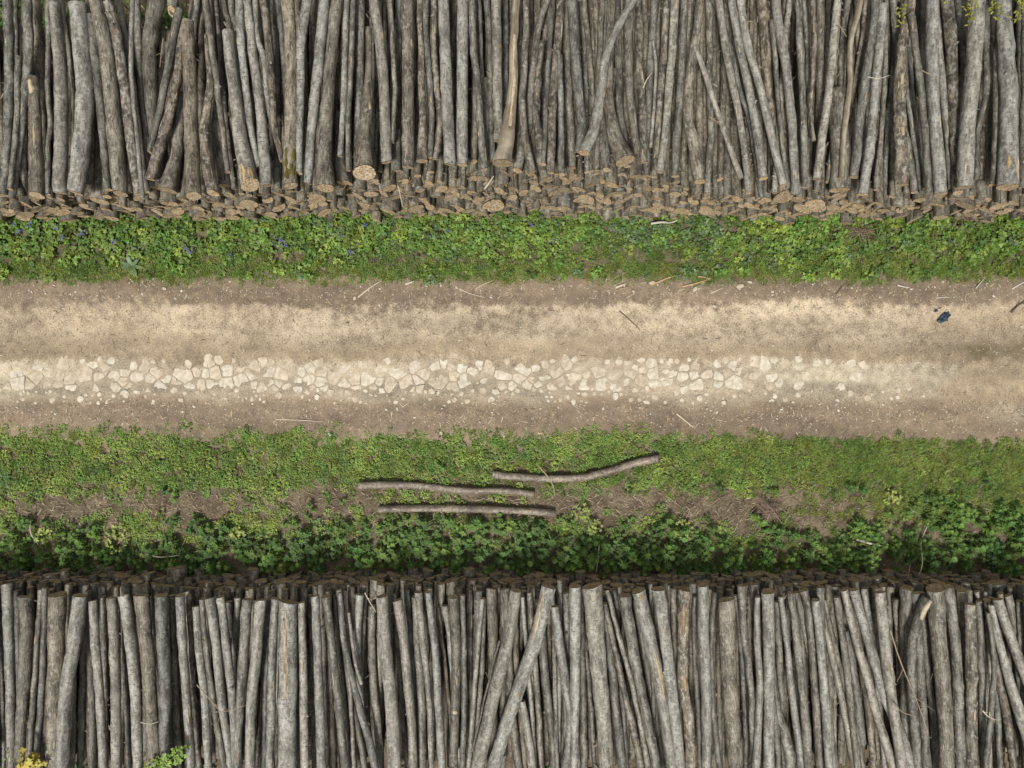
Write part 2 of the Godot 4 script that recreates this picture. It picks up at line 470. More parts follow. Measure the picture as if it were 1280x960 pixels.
func bark_material(key: String, sd: int, dark: Color, mid: Color, light: Color, lichen: float, grain: float, bands: float):
	var w := 512
	var h := 1024
	var big := noise_bytes(w, h, 0.008, sd, 3, FastNoiseLite.TYPE_SIMPLEX_SMOOTH, 1, 3)
	var blot := noise_bytes(w, h, 0.03, sd + 1, 4, FastNoiseLite.TYPE_SIMPLEX_SMOOTH, 1, 2)
	var fine := noise_bytes(w, h, 0.075, sd + 2, 3)
	var ring := noise_bytes(w, h, 0.055, sd + 3, 2, FastNoiseLite.TYPE_SIMPLEX_SMOOTH, 8, 1)
	var line := noise_bytes(w, h, 0.07, sd + 4, 3, FastNoiseLite.TYPE_SIMPLEX_SMOOTH, 1, 12)
	var spot := noise_bytes(w, h, 0.026, sd + 5, 2)
	var area := noise_bytes(w, h, 0.010, sd + 6, 2)
	var rgb := PackedByteArray()
	rgb.resize(w * h * 3)
	var hgt := PackedByteArray()
	hgt.resize(w * h)
	for i in w * h:
		var b := big[i] / 255.0
		var bl := blot[i] / 255.0
		var fi := fine[i] / 255.0
		var ri := ring[i] / 255.0
		var li := line[i] / 255.0
		var sp := spot[i] / 255.0
		var ar := area[i] / 255.0
		var t := 0.5 + (b - 0.5) * 0.80 + (bl - 0.5) * 0.50 + (fi - 0.5) * 0.50 + (li - 0.5) * grain
		var c := dark.lerp(mid, clampf(t * 2.0, 0, 1)) if t < 0.5 else mid.lerp(light, clampf(t * 2.0 - 1.0, 0, 1))
		var e := clampf((ri - 0.66) * 8.0, 0, 1) * bands * clampf((ar - 0.35) * 4.0, 0, 1)
		c = c.lerp(dark * 0.7, e * 0.85)
		var lc := clampf((ar * 0.7 + fi * 0.35 + bl * 0.25 - (1.08 - lichen)) * 5.0, 0, 1)
		c = c.lerp(Color(0.74, 0.735, 0.70), lc * 0.7)
		if sp > 0.84 and ar > 0.36:
			c = c.lerp(Color(0.78, 0.73, 0.64), clampf((sp - 0.84) * 16.0, 0, 0.8))
		elif sp < 0.21:
			c = c.lerp(Color(0.16, 0.145, 0.125), clampf((0.21 - sp) * 8.0, 0, 0.7))
		rgb[i * 3] = int(clampf(c.r, 0, 1) * 255)
		rgb[i * 3 + 1] = int(clampf(c.g, 0, 1) * 255)
		rgb[i * 3 + 2] = int(clampf(c.b, 0, 1) * 255)
		hgt[i] = int(clampf(0.45 + (bl - 0.5) * 0.4 + (fi - 0.5) * 0.5 + (li - 0.5) * grain * 1.2 - e * 0.4, 0, 1) * 255)
	var m := StandardMaterial3D.new()
	m.resource_name = key + " bark"
	m.albedo_texture = tex_from(rgb, w, h)
	m.vertex_color_use_as_albedo = true
	m.roughness = 0.62
	m.metallic_specular = 0.5
	m.heightmap_enabled = true
	m.heightmap_texture = tex_from(hgt, w, h, Image.FORMAT_L8)
	m.heightmap_scale = 0.5
	M[key] = m

func plain(key: String, c: Color, rough := 0.9) -> StandardMaterial3D:
	var m := StandardMaterial3D.new()
	m.resource_name = key
	m.albedo_color = c
	m.roughness = rough
	m.vertex_color_use_as_albedo = true
	m.metallic_specular = 0.3
	M[key] = m
	return m

func make_materials():
	bark_material("grey", 11, Color(0.235, 0.225, 0.195), Color(0.48, 0.47, 0.43), Color(0.72, 0.71, 0.665), 0.36, 0.25, 0.8)
	bark_material("silver", 37, Color(0.35, 0.34, 0.31), Color(0.585, 0.572, 0.533), Color(0.805, 0.793, 0.752), 0.40, 0.15, 0.9)
	bark_material("brown", 53, Color(0.25, 0.23, 0.195), Color(0.50, 0.47, 0.41), Color(0.71, 0.68, 0.615), 0.30, 0.6, 0.35)
	bark_material("knotty", 71, Color(0.18, 0.165, 0.14), Color(0.45, 0.415, 0.36), Color(0.77, 0.72, 0.63), 0.42, 0.35, 0.6)
	plain("moss", Color(0.40, 0.375, 0.17), 0.95)
	# bare wood with the grain running along the log
	var w := 256
	var h := 512
	var a := noise_bytes(w, h, 0.03, 201, 4, FastNoiseLite.TYPE_SIMPLEX_SMOOTH, 1, 16)
	var b := noise_bytes(w, h, 0.015, 202, 4)
	var rgb := PackedByteArray()
	rgb.resize(w * h * 3)
	for i in w * h:
		var t := a[i] / 255.0
		var u := b[i] / 255.0
		var c := Color(0.56, 0.51, 0.44).lerp(Color(0.84, 0.80, 0.72), clampf(0.5 + (t - 0.5) * 1.5 + (u - 0.5) * 0.8, 0, 1))
		rgb[i * 3] = int(c.r * 255)
		rgb[i * 3 + 1] = int(c.g * 255)
		rgb[i * 3 + 2] = int(c.b * 255)
	var bw := plain("bare", Color.WHITE, 0.75)
	bw.albedo_texture = tex_from(rgb, w, h)
	# a sawn face: growth rings, drying cracks, a dark bark rim
	var s := 384
	var wob := noise_bytes(s, s, 0.02, 211, 3)
	var sta := noise_bytes(s, s, 0.012, 212, 4)
	var fin := noise_bytes(s, s, 0.2, 213, 2)
	rgb = PackedByteArray()
	rgb.resize(s * s * 3)
	for y in s:
		for x in s:
			var i := y * s + x
			var dx := (x - s * 0.5) / (s * 0.5)
			var dy := (y - s * 0.5) / (s * 0.5)
			var r := sqrt(dx * dx + dy * dy) + (wob[i] / 255.0 - 0.5) * 0.12
			var ang := atan2(dy, dx)
			var t := 0.5 + 0.5 * sin(r * 46.0)
			var c := Color(0.82, 0.765, 0.655).lerp(Color(0.94, 0.90, 0.81), t * 0.7 + (fin[i] / 255.0 - 0.5) * 0.5)
			c = c.lerp(Color(0.64, 0.54, 0.42), clampf((sta[i] / 255.0 - 0.5) * 4.5, 0, 0.9))
			c = c.lerp(Color(0.54, 0.50, 0.44), clampf((0.47 - sta[i] / 255.0) * 4.5, 0, 0.85))
			var crack := absf(sin(ang * 2.5 + wob[i] / 255.0 * 2.0))
			if crack < 0.05 and r > 0.15 and r < 0.85:
				c = c.lerp(Color(0.25, 0.19, 0.13), 0.6)
			if r > 0.93:
				c = Color(0.29, 0.25, 0.21)
			rgb[i * 3] = int(clampf(c.r, 0, 1) * 255)
			rgb[i * 3 + 1] = int(clampf(c.g, 0, 1) * 255)
			rgb[i * 3 + 2] = int(clampf(c.b, 0, 1) * 255)
	var cf := plain("cut", Color.WHITE, 0.85)
	cf.albedo_texture = tex_from(rgb, s, s)
	var lf := plain("leaf", Color.WHITE, 0.55)
	lf.metallic_specular = 0.4
	lf.backlight_enabled = true
	lf.backlight = Color(0.35, 0.35, 0.35)
	plain("straw", Color.WHITE, 0.9)
	plain("petal", Color.WHITE, 0.7)
	# limestone
	var st := noise_bytes(256, 256, 0.02, 221, 5)
	var sf := noise_bytes(256, 256, 0.15, 222, 3)
	rgb = PackedByteArray()
	rgb.resize(256 * 256 * 3)
	for i in 256 * 256:
		var c := Color(0.80, 0.765, 0.70).lerp(Color(0.93, 0.91, 0.865), clampf(0.5 + (st[i] / 255.0 - 0.5) * 1.6 + (sf[i] / 255.0 - 0.5) * 0.9, 0, 1))
		rgb[i * 3] = int(c.r * 255)
		rgb[i * 3 + 1] = int(c.g * 255)
		rgb[i * 3 + 2] = int(c.b * 255)
	var sto := plain("stone", Color.WHITE, 0.92)
	sto.albedo_texture = tex_from(rgb, 256, 256)
	sto.uv1_triplanar = true
	sto.uv1_world_triplanar = true
	sto.uv1_scale = Vector3(1.1, 1.1, 1.1)
	# soil with rotted litter
	var g1 := noise_bytes(1024, 1024, 0.006, 231, 5)
	var g2 := noise_bytes(1024, 1024, 0.06, 232, 4)
	var g3 := noise_bytes(1024, 1024, 0.3, 233, 2)
	rgb = PackedByteArray()
	rgb.resize(1024 * 1024 * 3)
	for i in 1024 * 1024:
		var t := 0.45 + (g1[i] / 255.0 - 0.5) * 0.8 + (g2[i] / 255.0 - 0.5) * 0.8 + (g3[i] / 255.0 - 0.5) * 0.6
		var c := Color(0.30, 0.265, 0.215).lerp(Color(0.58, 0.53, 0.44), clampf(t, 0, 1))
		rgb[i * 3] = int(c.r * 255)
		rgb[i * 3 + 1] = int(c.g * 255)
		rgb[i * 3 + 2] = int(c.b * 255)
	var so := plain("soil", Color.WHITE, 0.95)
	so.albedo_texture = tex_from(rgb, 1024, 1024)
	so.uv1_triplanar = true
	so.uv1_world_triplanar = true
	so.uv1_scale = Vector3(0.23, 0.23, 0.23)
	plain("plastic", Color(0.27, 0.31, 0.37), 0.5)

# ---------------------------------------------------------------- ground and track
func ground_height(x: float, z: float) -> float:
	var h := relief.get_noise_2d(x, z) * 0.10 + relief.get_noise_2d(x * 5.0 + 70.0, z * 5.0) * 0.02
	return h * smooth(0.0, 1.2, absf(z + 0.75) - 1.4)

func track_height(x: float, z: float) -> float:
	var rut := -0.045 * exp(-pow((z + 0.06) / 0.42, 2)) - 0.035 * exp(-pow((z + 1.6) / 0.45, 2)) + 0.02 * exp(-pow((z + 0.8) / 0.3, 2))
	var rough := relief.get_noise_2d(x * 3.0, z * 5.0 + 40.0) * 0.03 + relief.get_noise_2d(x * 14.0, z * 14.0) * 0.012
	var edge := smooth(-2.95, -2.5, z) * (1.0 - smooth(1.15, 1.7, z))
	return lerpf(ground_height(x, z) - 0.03, 0.05 + rut + rough, edge)

func grid_mesh(xs: PackedFloat32Array, zs: PackedFloat32Array, height: Callable, uv_rect := Rect2()) -> ArrayMesh:
	var v := PackedVector3Array()
	var uv := PackedVector2Array()
	var n := PackedVector3Array()
	var idx := PackedInt32Array()
	var nx := xs.size()
	for z in zs:
		for x in xs:
			v.append(Vector3(x, height.call(x, z), z))
			if uv_rect.size.x > 0:
				uv.append(Vector2((x - uv_rect.position.x) / uv_rect.size.x, (z - uv_rect.position.y) / uv_rect.size.y))
	n.resize(v.size())
	for j in zs.size():
		for i in nx:
			var l := v[j * nx + maxi(i - 1, 0)]
			var r := v[j * nx + mini(i + 1, nx - 1)]
			var u := v[maxi(j - 1, 0) * nx + i]
			var d := v[mini(j + 1, zs.size() - 1) * nx + i]
			n[j * nx + i] = (d - u).cross(r - l).normalized()
	for j in zs.size() - 1:
		for i in nx - 1:
			var a := j * nx + i
			idx.append_array([a, a + 1, a + nx, a + 1, a + nx + 1, a + nx])
	return make_array_mesh(v, n, uv, PackedColorArray(), idx)

func steps(a: float, b: float, d: float) -> PackedFloat32Array:
	var out := PackedFloat32Array()
	var k := int(round((b - a) / d))
	for i in k + 1:
		out.append(a + (b - a) * i / k)
	return out

func make_ground():
	var xs := PackedFloat32Array([-150.0, -80.0, -40.0, -24.0])
	xs.append_array(steps(-17.0, 17.0, 0.2))
	xs.append_array([24.0, 40.0, 80.0, 150.0])
	var zs := PackedFloat32Array([-150.0, -80.0, -40.0, -20.0])
	zs.append_array(steps(-12.0, 12.0, 0.2))
	zs.append_array([20.0, 40.0, 80.0, 150.0])
	var g := put("ground", grid_mesh(xs, zs, func(x, z): return ground_height(x, z) - (0.06 if z > -2.9 and z < 1.65 else 0.0)), M.soil)
	g.set_meta("kind", "structure")

func make_track():
	# the colour map of the track: bare soil, two worn pale wheel lanes, a browner crown between them, chippings
	var w := 2048
	var h := 352
	var x0 := -16.0
	var z0 := -3.15
	var sx := 32.0
	var sz := 5.5
	var n1 := noise_bytes(w, h, 0.010, 301, 5)
	var n2 := noise_bytes(w, h, 0.05, 302, 4)
	var n3 := noise_bytes(w, h, 0.35, 303, 2)
	var n4 := noise_bytes(w, h, 0.012, 304, 3, FastNoiseLite.TYPE_SIMPLEX_SMOOTH, 6, 1)
	var n5 := noise_bytes(w, h, 0.15, 305, 2)
	var soil := Color(0.560, 0.500, 0.430)
	var crown := Color(0.660, 0.598, 0.508)
	var dust := Color(0.755, 0.695, 0.605)
	var bed := Color(0.715, 0.665, 0.585)
	var damp := Color(0.420, 0.375, 0.290)
	var hgt := PackedByteArray()
	hgt.resize(w * h)
	var chalk := Color(0.735, 0.695, 0.61)
	var rgb := PackedByteArray()
	rgb.resize(w * h * 3)
	var wander := PackedFloat32Array()
	for i in w:
		wander.append(9.0 * lump.get_noise_2d(i * 0.004, 3.0) + 4.0 * lump.get_noise_2d(i * 0.017, 8.0))
	for j in h:
		for i in w:
			var k := j * w + i
			var a := n1[k] / 255.0 - 0.5
			var b := n2[k] / 255.0 - 0.5
			var f := n3[k] / 255.0 - 0.5
			var s := n4[k] / 255.0 - 0.5
			var q := n5[k] / 255.0
			var px := 640.0 + (x0 + sx * i / w) * LANE
			var py := 480.0 + (z0 + sz * j / h) * LANE + wander[i] + s * 18.0 + b * 14.0 + f * 5.0
			var c := soil
			c = c.lerp(crown, smooth(376, 392, py) * (1.0 - smooth(492, 512, py)) * 0.95)
			var right := smooth(1120, 1230, px + a * 120.0)
			var left := 1.0 - smooth(120, 420, px + a * 160.0)
			var lane := smooth(374, 388, py) * (1.0 - smooth(415, 438, py)) * (1.0 - right * 0.75) * (1.0 - left * 0.45)
			c = c.lerp(dust, lane * clampf(0.85 + b * 1.0 + a * 0.9 + f * 0.9, 0.15, 1.0))
			var lane2 := smooth(446, 456, py) * (1.0 - smooth(492, 504, py)) * (1.0 - right)
			c = c.lerp(bed, lane2 * 0.9)
			var worn := lane2 * smooth(820, 1000, px + a * 200.0) * smooth(450, 458, py) * (1.0 - smooth(478, 492, py))
			worn = maxf(worn, lane2 * (1.0 - smooth(20, 150, px + a * 100.0)) * 0.6)
			c = c.lerp(chalk, worn * clampf(0.75 + b * 2.0, 0.0, 1.0))
			c = c.lerp(chalk, smooth(1215, 1250, px) * smooth(500, 512, py) * (1.0 - smooth(522, 534, py)) * 0.5)
			c = c.lerp(damp, right * smooth(416, 432, py) * (1.0 - smooth(438, 452, py)) * clampf(0.4 + a * 1.6 + f * 0.5, 0.0, 0.75))
			c = c.lerp(damp, (smooth(340, 350, py) * (1.0 - smooth(366, 382, py)) * 0.12 + smooth(515, 530, py) * 0.18) * clampf(0.6 + a * 2.0, 0, 1))
			var g := 1.0 + b * 0.22 + f * 0.42 + a * 0.15 + s * 0.28
			c = Color(c.r * g, c.g * g, c.b * g)
			if q > 0.80:
				c = c.lerp(Color(0.76, 0.70, 0.60), clampf((q - 0.80) * 7.0, 0, 0.7))
			elif q < 0.2:
				c = c.lerp(Color(0.30, 0.25, 0.19), clampf((0.2 - q) * 5.0, 0, 0.6))
			hgt[k] = int(clampf(0.5 + b * 0.6 + f * 0.5 + maxf(q - 0.78, 0.0) * 1.5, 0, 1) * 255)
			rgb[k * 3] = int(clampf(c.r, 0, 1) * 255)
			rgb[k * 3 + 1] = int(clampf(c.g, 0, 1) * 255)
			rgb[k * 3 + 2] = int(clampf(c.b, 0, 1) * 255)
	var m := plain("track", Color(0.81, 0.81, 0.81), 0.95)
	m.vertex_color_use_as_albedo = false
	m.albedo_texture = tex_from(rgb, w, h)
	m.texture_repeat = false
	m.heightmap_enabled = true
	m.heightmap_texture = tex_from(hgt, w, h, Image.FORMAT_L8)
	m.heightmap_scale = 1.6
	var mesh := grid_mesh(steps(x0, x0 + sx, 0.07), steps(z0, z0 + sz, 0.07), track_height, Rect2(x0, z0, sx, sz))
	var road := put("dirt_track", mesh, m)
	road.set_meta("kind", "structure")
	stones_in(road)

func stones_in(road: Node3D):
	# flat limestone lumps set into the near wheel lane, cracked apart like crazy paving
	var seeds: Array[Vector2] = []
	var gaps: Array[float] = []
	var tries := 0
	while tries < 12000:
		tries += 1
		var p := Vector2(rr(-40, 1205), rr(449, 504))
		var inner := clampf(1.0 - absf(p.y - 471.0) / 17.0, 0, 1)
		var d := rr(7.5, 11.0) + 13.0 * inner * rng.randf()
		if p.y > 487: d = rr(4.0, 9.0)
		var fits := true
		for i in seeds.size():
			if absf(seeds[i].x - p.x) < 26 and seeds[i].distance_to(p) < (d + gaps[i]) * 0.52:
				fits = false
				break
		if fits:
			seeds.append(p)
			gaps.append(d)
	var shades: Array[Color] = [Color(1.0, 0.98, 0.94), Color(0.96, 0.93, 0.88), Color(0.84, 0.78, 0.70), Color(0.93, 0.87, 0.79)]
	var meshes := []
	for i in seeds.size():
		var c := seeds[i]
		var fringe := c.y > 488 or c.y < 453
		var keep := 1.0
		if c.y > 488: keep = 0.8 if c.y < 496 else 0.5
		if c.y < 453: keep = 0.6
		if c.x > 860: keep *= lerpf(0.9, 0.4, smooth(860, 1150, c.x))
		if c.x < 170: keep *= 0.8
		keep *= clampf(1.05 + patch.get_noise_2d(c.x * 0.05, c.y * 0.08) * (1.3 if fringe else 0.5), 0.0, 1.0)
		if rng.randf() > keep:
			continue
		var poly := PackedVector2Array()
		var reach := gaps[i] * (rr(0.5, 0.7) if fringe else rr(1.1, 1.5))
		var sides := rng.randi_range(4, 7)
		var turn := rr(0, TAU)
		for k in sides:
			poly.append(c + Vector2.from_angle(turn + TAU * (k + rr(-0.22, 0.22)) / sides) * reach * rr(0.9, 1.25))
		for k in seeds.size():
			if k == i or absf(seeds[k].x - c.x) > 34:
				continue
			var d := seeds[k] - c
			var half := d.length() * gaps[i] / (gaps[i] + gaps[k])
			poly = clip_half(poly, d.normalized(), d.normalized().dot(c) + half)
		var shrink := rr(0.35, 0.85)
		var ins := Geometry2D.offset_polygon(poly, -shrink, Geometry2D.JOIN_MITER)
		if ins.is_empty() or ins[0].size() < 3:
			continue
		var cut := Geometry2D.offset_polygon(ins[0], -0.7, Geometry2D.JOIN_MITER)
		if cut.is_empty() or cut[0].size() < 3:
			continue
		var fin := Geometry2D.offset_polygon(cut[0], 0.7, Geometry2D.JOIN_ROUND)
		if fin.is_empty():
			continue
		var simple := PackedVector2Array()
		for q in fin[0]:
			if simple.is_empty() or simple[simple.size() - 1].distance_to(q) > 0.8:
				simple.append(q + Vector2(rr(-0.2, 0.2), rr(-0.2, 0.2)))
		if simple.size() < 4:
			continue
		meshes.append([simple, c])
	var rest := SurfaceTool.new()
	rest.begin(Mesh.PRIMITIVE_TRIANGLES)
	meshes.sort_custom(func(a, b): return area_of(a[0]) > area_of(b[0]))
	var made := 0
	for e in meshes:
		var out: PackedVector2Array = e[0]
		var c2: Vector2 = e[1]
		var proud := rr(0.002, 0.007)
		if c2.x > 900: proud = rr(0.001, 0.009)
		var col := shades[rng.randi() % 4] * rr(0.9, 1.0)
		if made < 300:
			var st := SurfaceTool.new()
			st.begin(Mesh.PRIMITIVE_TRIANGLES)
			stone_shape(st, out, c2, proud, col)
			st.generate_normals()
			put("stone", st.commit(), M.stone, road)
		else:
			stone_shape(rest, out, c2, proud, col)
		made += 1
	print("stones ", made)
	if made > 300:
		rest.generate_normals()
		put("small_stones", rest.commit(), M.stone, road).set_meta("kind", "stuff")

func area_of(p: PackedVector2Array) -> float:
	var s := 0.0
	for i in p.size():
		s += p[i].cross(p[(i + 1) % p.size()])
	return absf(s)

func clip_half(p: PackedVector2Array, n: Vector2, d: float) -> PackedVector2Array:
	var out := PackedVector2Array()
	for i in p.size():
		var a := p[i]
		var b := p[(i + 1) % p.size()]
		var da := n.dot(a) - d
		var db := n.dot(b) - d
		if da <= 0: out.append(a)
		if (da < 0) != (db < 0):
			out.append(a.lerp(b, da / (da - db)))
	return out

func stone_shape(st: SurfaceTool, poly: PackedVector2Array, c: Vector2, proud: float, col: Color):
	var p := poly
	if Geometry2D.is_polygon_clockwise(p):
		p.reverse()
	var top: Array[Vector3] = []
	var rim: Array[Vector3] = []
	var foot: Array[Vector3] = []
	var w := at(c.x, c.y)
	var y := track_height(w.x, w.z) + proud
	var tilt := Vector2(rr(-0.04, 0.04), rr(-0.04, 0.04))
	for q in p:
		var g := at(q.x, q.y)
		var d := Vector2(g.x - w.x, g.z - w.z)
		var t := y + tilt.dot(d)
		rim.append(Vector3(g.x, t - 0.004, g.z))
		foot.append(Vector3(g.x, t - 0.09, g.z))
		top.append(Vector3(w.x + d.x * 0.82, t + rr(-0.002, 0.003), w.z + d.y * 0.82))
	st.set_color(col)
	st.set_smooth_group(-1)
	var mid := Vector3(w.x, y + 0.004, w.z)
	for i in p.size():
		var k := (i + 1) % p.size()
		tri(st, mid, top[i], top[k])
		tri(st, top[i], rim[i], top[k])
		tri(st, top[k], rim[i], rim[k])
		tri(st, rim[i], foot[i], rim[k])
		tri(st, rim[k], foot[i], foot[k])

func tri(st: SurfaceTool, a: Vector3, b: Vector3, c: Vector3):
	# a b c seen counter-clockwise from outside (x right, z down): Godot fronts run clockwise
	st.add_vertex(a)
	st.add_vertex(c)
	st.add_vertex(b)

# ---------------------------------------------------------------- logs
class Stick:
	var mid: PackedVector3Array
	var r: PackedFloat32Array
	var s: PackedFloat32Array
	var side: PackedVector3Array
	var up: PackedVector3Array
	var length := 0.0

func curve_through(pts: PackedVector3Array, rad: PackedFloat32Array, spacing: float, wobble: float, sd: float) -> Stick:
	var o := Stick.new()
	var n := pts.size()
	for i in n - 1:
		var p0 := pts[maxi(i - 1, 0)]
		var p1 := pts[i]
		var p2 := pts[i + 1]
		var p3 := pts[mini(i + 2, n - 1)]
		var k := maxi(1, int(round(p1.distance_to(p2) / spacing)))
		for j in k + (1 if i == n - 2 else 0):
			var t := float(j) / k
			o.mid.append(p1.cubic_interpolate(p2, p0, p3, t) if n > 2 else p1.lerp(p2, t))
			o.r.append(lerpf(rad[i], rad[i + 1], t))
	var acc := 0.0
	for i in o.mid.size():
		if i: acc += o.mid[i].distance_to(o.mid[i - 1])
		o.s.append(acc)
		var w := Vector3(lump.get_noise_2d(acc * 1.3, sd * 7.1), lump.get_noise_2d(acc * 1.3, sd * 7.1 + 300.0) * 0.5, 0)
		o.mid[i] += w * wobble
		o.r[i] *= 1.0 + lump.get_noise_2d(acc * 2.2, sd * 3.3 + 90.0) * 0.13
	o.length = acc
	for i in o.mid.size():
		var t := (o.mid[mini(i + 1, o.mid.size() - 1)] - o.mid[maxi(i - 1, 0)]).normalized()
		var sd2 := t.cross(Vector3.UP)
		sd2 = Vector3.RIGHT if sd2.length() < 0.05 else sd2.normalized()
		o.side.append(sd2)
		o.up.append(sd2.cross(t).normalized())
	return o

func round_at(o: Stick, i: int, a: float, sd: float) -> float:
	return o.r[i] * (1.0 + 0.05 * sin(a * 2.0 + sd) + 0.04 * sin(a * 3.0 + sd * 2.3 + o.s[i] * 1.5) + 0.05 * lump.get_noise_3d(cos(a) * 0.9 + sd, sin(a) * 0.9, o.s[i] * 3.5))

func stick_surface(o: Stick, sides: int, sd: float, col: Color, tilt: Vector2, knots: Array, arr: Array, cap_back := true):
	# arr: [vertices, normals, uvs, colours, indices]
	var v: PackedVector3Array = arr[0]
	var uv: PackedVector2Array = arr[2]
	var c: PackedColorArray = arr[3]
	var idx: PackedInt32Array = arr[4]
	var first := v.size()
	var rings := o.mid.size()
	var uo := fposmod(sd * 0.377, 1.0)
	var vo := fposmod(sd * 0.713, 1.0)
	var girth := TAU * o.r[rings / 2]
	for i in rings:
		var fwd := o.side[i].cross(o.up[i])
		for j in sides + 1:
			var a := -PI / 2 + TAU * j / sides
			var r := round_at(o, i, a if j < sides else -PI / 2, sd)
			for k in knots:
				var da := wrapf(a - k[1], -PI, PI) * o.r[i]
				var ds: float = o.s[i] - k[0]
				r += k[2] * exp(-(da * da + ds * ds) / (k[3] * k[3]))
			var dir := o.side[i] * cos(a) + o.up[i] * sin(a)
			var p := o.mid[i] + dir * r
			if i == 0:
				p += fwd * (cos(a) * tilt.x + sin(a) * tilt.y) * r
			v.append(p)
			uv.append(Vector2(uo + girth * j / sides, vo + o.s[i] * 0.5))
			c.append(col)
	for i in rings - 1:
		for j in sides:
			var a := first + i * (sides + 1) + j
			var b := a + sides + 1
			idx.append_array([a, a + 1, b, a + 1, b + 1, b])
	if cap_back:
		var m := v.size()
		v.append(o.mid[rings - 1])
		uv.append(Vector2(uo, vo))
		c.append(col * 0.9)
		for j in sides:
			var a := first + (rings - 1) * (sides + 1) + j
			idx.append_array([a, a + 1, m])
	arr[0] = v
	arr[2] = uv
	arr[3] = c
	arr[4] = idx

func lumps(knots: Array, s: float, a: float, r0: float) -> float:
	var r := 0.0
	for q in knots:
		var da: float = wrapf(a - q[1], -PI, PI) * r0
		var ds: float = s - q[0]
		r += q[2] * exp(-(da * da + ds * ds) / (q[3] * q[3]))
	return r

func cut_surface(o: Stick, sides: int, sd: float, col: Color, tilt: Vector2, arr: Array, i: int, back: bool, knots := []):
	var v: PackedVector3Array = arr[0]
	var uv: PackedVector2Array = arr[2]
	var c: PackedColorArray = arr[3]
	var idx: PackedInt32Array = arr[4]
	var first := v.size()
	var fwd := o.side[i].cross(o.up[i]) * (-1.0 if back else 1.0)
	var turn := sd * 2.0
	v.append(o.mid[i] + fwd * rr(0.0, 0.008))
	uv.append(Vector2(0.5 + rr(-0.06, 0.06), 0.5 + rr(-0.06, 0.06)))
	c.append(col)
	for ring in 2:
		for j in sides:
			var a := -PI / 2 + TAU * j / sides
			var r := (round_at(o, i, a, sd) + lumps(knots, o.s[i], a, o.r[i])) * (0.55 if ring == 0 else 0.985)
			var dir := o.side[i] * cos(a) + o.up[i] * sin(a)
			var p := o.mid[i] + dir * r + fwd * (cos(a) * tilt.x + sin(a) * tilt.y) * r + fwd * (rr(-0.02, 0.022) * minf(1.0, o.r[i] * 8.0) if ring == 0 else rr(0.002, 0.008))
			v.append(p)
			uv.append(Vector2(0.5, 0.5) + Vector2.from_angle(a + turn) * (0.27 if ring == 0 else 0.485))
			c.append(col)
	for j in sides:
		var k := (j + 1) % sides
		var a := first + 1 + j
		var b := first + 1 + k
		var tris := [first, b, a, a, b, a + sides, b, b + sides, a + sides]
		if back:
			tris.reverse()
		idx.append_array(tris)
	arr[0] = v
	arr[2] = uv
	arr[3] = c
	arr[4] = idx

func fresh_arrays() -> Array:
	return [PackedVector3Array(), PackedVector3Array(), PackedVector2Array(), PackedColorArray(), PackedInt32Array()]

func mesh_of(arr: Array, onto: ArrayMesh = null) -> ArrayMesh:
	var v: PackedVector3Array = arr[0]
	var idx: PackedInt32Array = arr[4]
	var n := PackedVector3Array()
	n.resize(v.size())
	for t in range(0, idx.size(), 3):
		var f := (v[idx[t + 2]] - v[idx[t]]).cross(v[idx[t + 1]] - v[idx[t]])
		n[idx[t]] += f
		n[idx[t + 1]] += f
		n[idx[t + 2]] += f
	for i in n.size():
		n[i] = n[i].normalized() if n[i].length_squared() > 0.0 else Vector3.UP
	return make_array_mesh(v, n, arr[2], arr[3], idx, onto)

func scar_mesh(o: Stick, sd: float, s0: float, long: float, ang: float, wide: float, col: Color, lift: float, knots: Array) -> ArrayMesh:
	# a patch where the bark is knocked off, following the log
	var arr := fresh_arrays()
	var v := PackedVector3Array()
	var uv := PackedVector2Array()
	var c := PackedColorArray()
	var idx := PackedInt32Array()
	var rows := 7
	for i in rows:
		var t := float(i) / (rows - 1)
		var s := s0 + long * t
		var k := 0
		while k < o.s.size() - 2 and o.s[k + 1] < s:
			k += 1
		var f := clampf((s - o.s[k]) / maxf(o.s[k + 1] - o.s[k], 0.001), 0, 1)
		var half := wide * (0.12 + 0.88 * pow(sin(PI * clampf(t, 0.02, 0.98)), 0.7)) * rr(0.75, 1.15)
		var drift := rr(-0.15, 0.15) * wide
		for j in 5:
			var u := j / 4.0 * 2.0 - 1.0
			var mid := o.mid[k].lerp(o.mid[k + 1], f)
			var r0 := lerpf(o.r[k], o.r[k + 1], f)
			var a := ang + (u * half + drift) / r0
			var r := lerpf(round_at(o, k, a, sd), round_at(o, k + 1, a, sd), f)
			for q in knots:
				var da := wrapf(a - q[1], -PI, PI) * r0
				var ds: float = s - q[0]
				r += q[2] * exp(-(da * da + ds * ds) / (q[3] * q[3]))
			var dir := o.side[k].lerp(o.side[k + 1], f) * cos(a) + o.up[k].lerp(o.up[k + 1], f) * sin(a)
			v.append(mid + dir * (r + (lift if absf(u) < 0.9 and i > 0 and i < rows - 1 else -0.006)))
			uv.append(Vector2(sd + u * 0.1, s))
			c.append(col * rr(0.9, 1.0))
	for i in rows - 1:
		for j in 4:
			var a := i * 5 + j
			idx.append_array([a, a + 1, a + 5, a + 1, a + 6, a + 5])
	arr[0] = v
	arr[2] = uv
	arr[3] = c
	arr[4] = idx
	return mesh_of(arr)

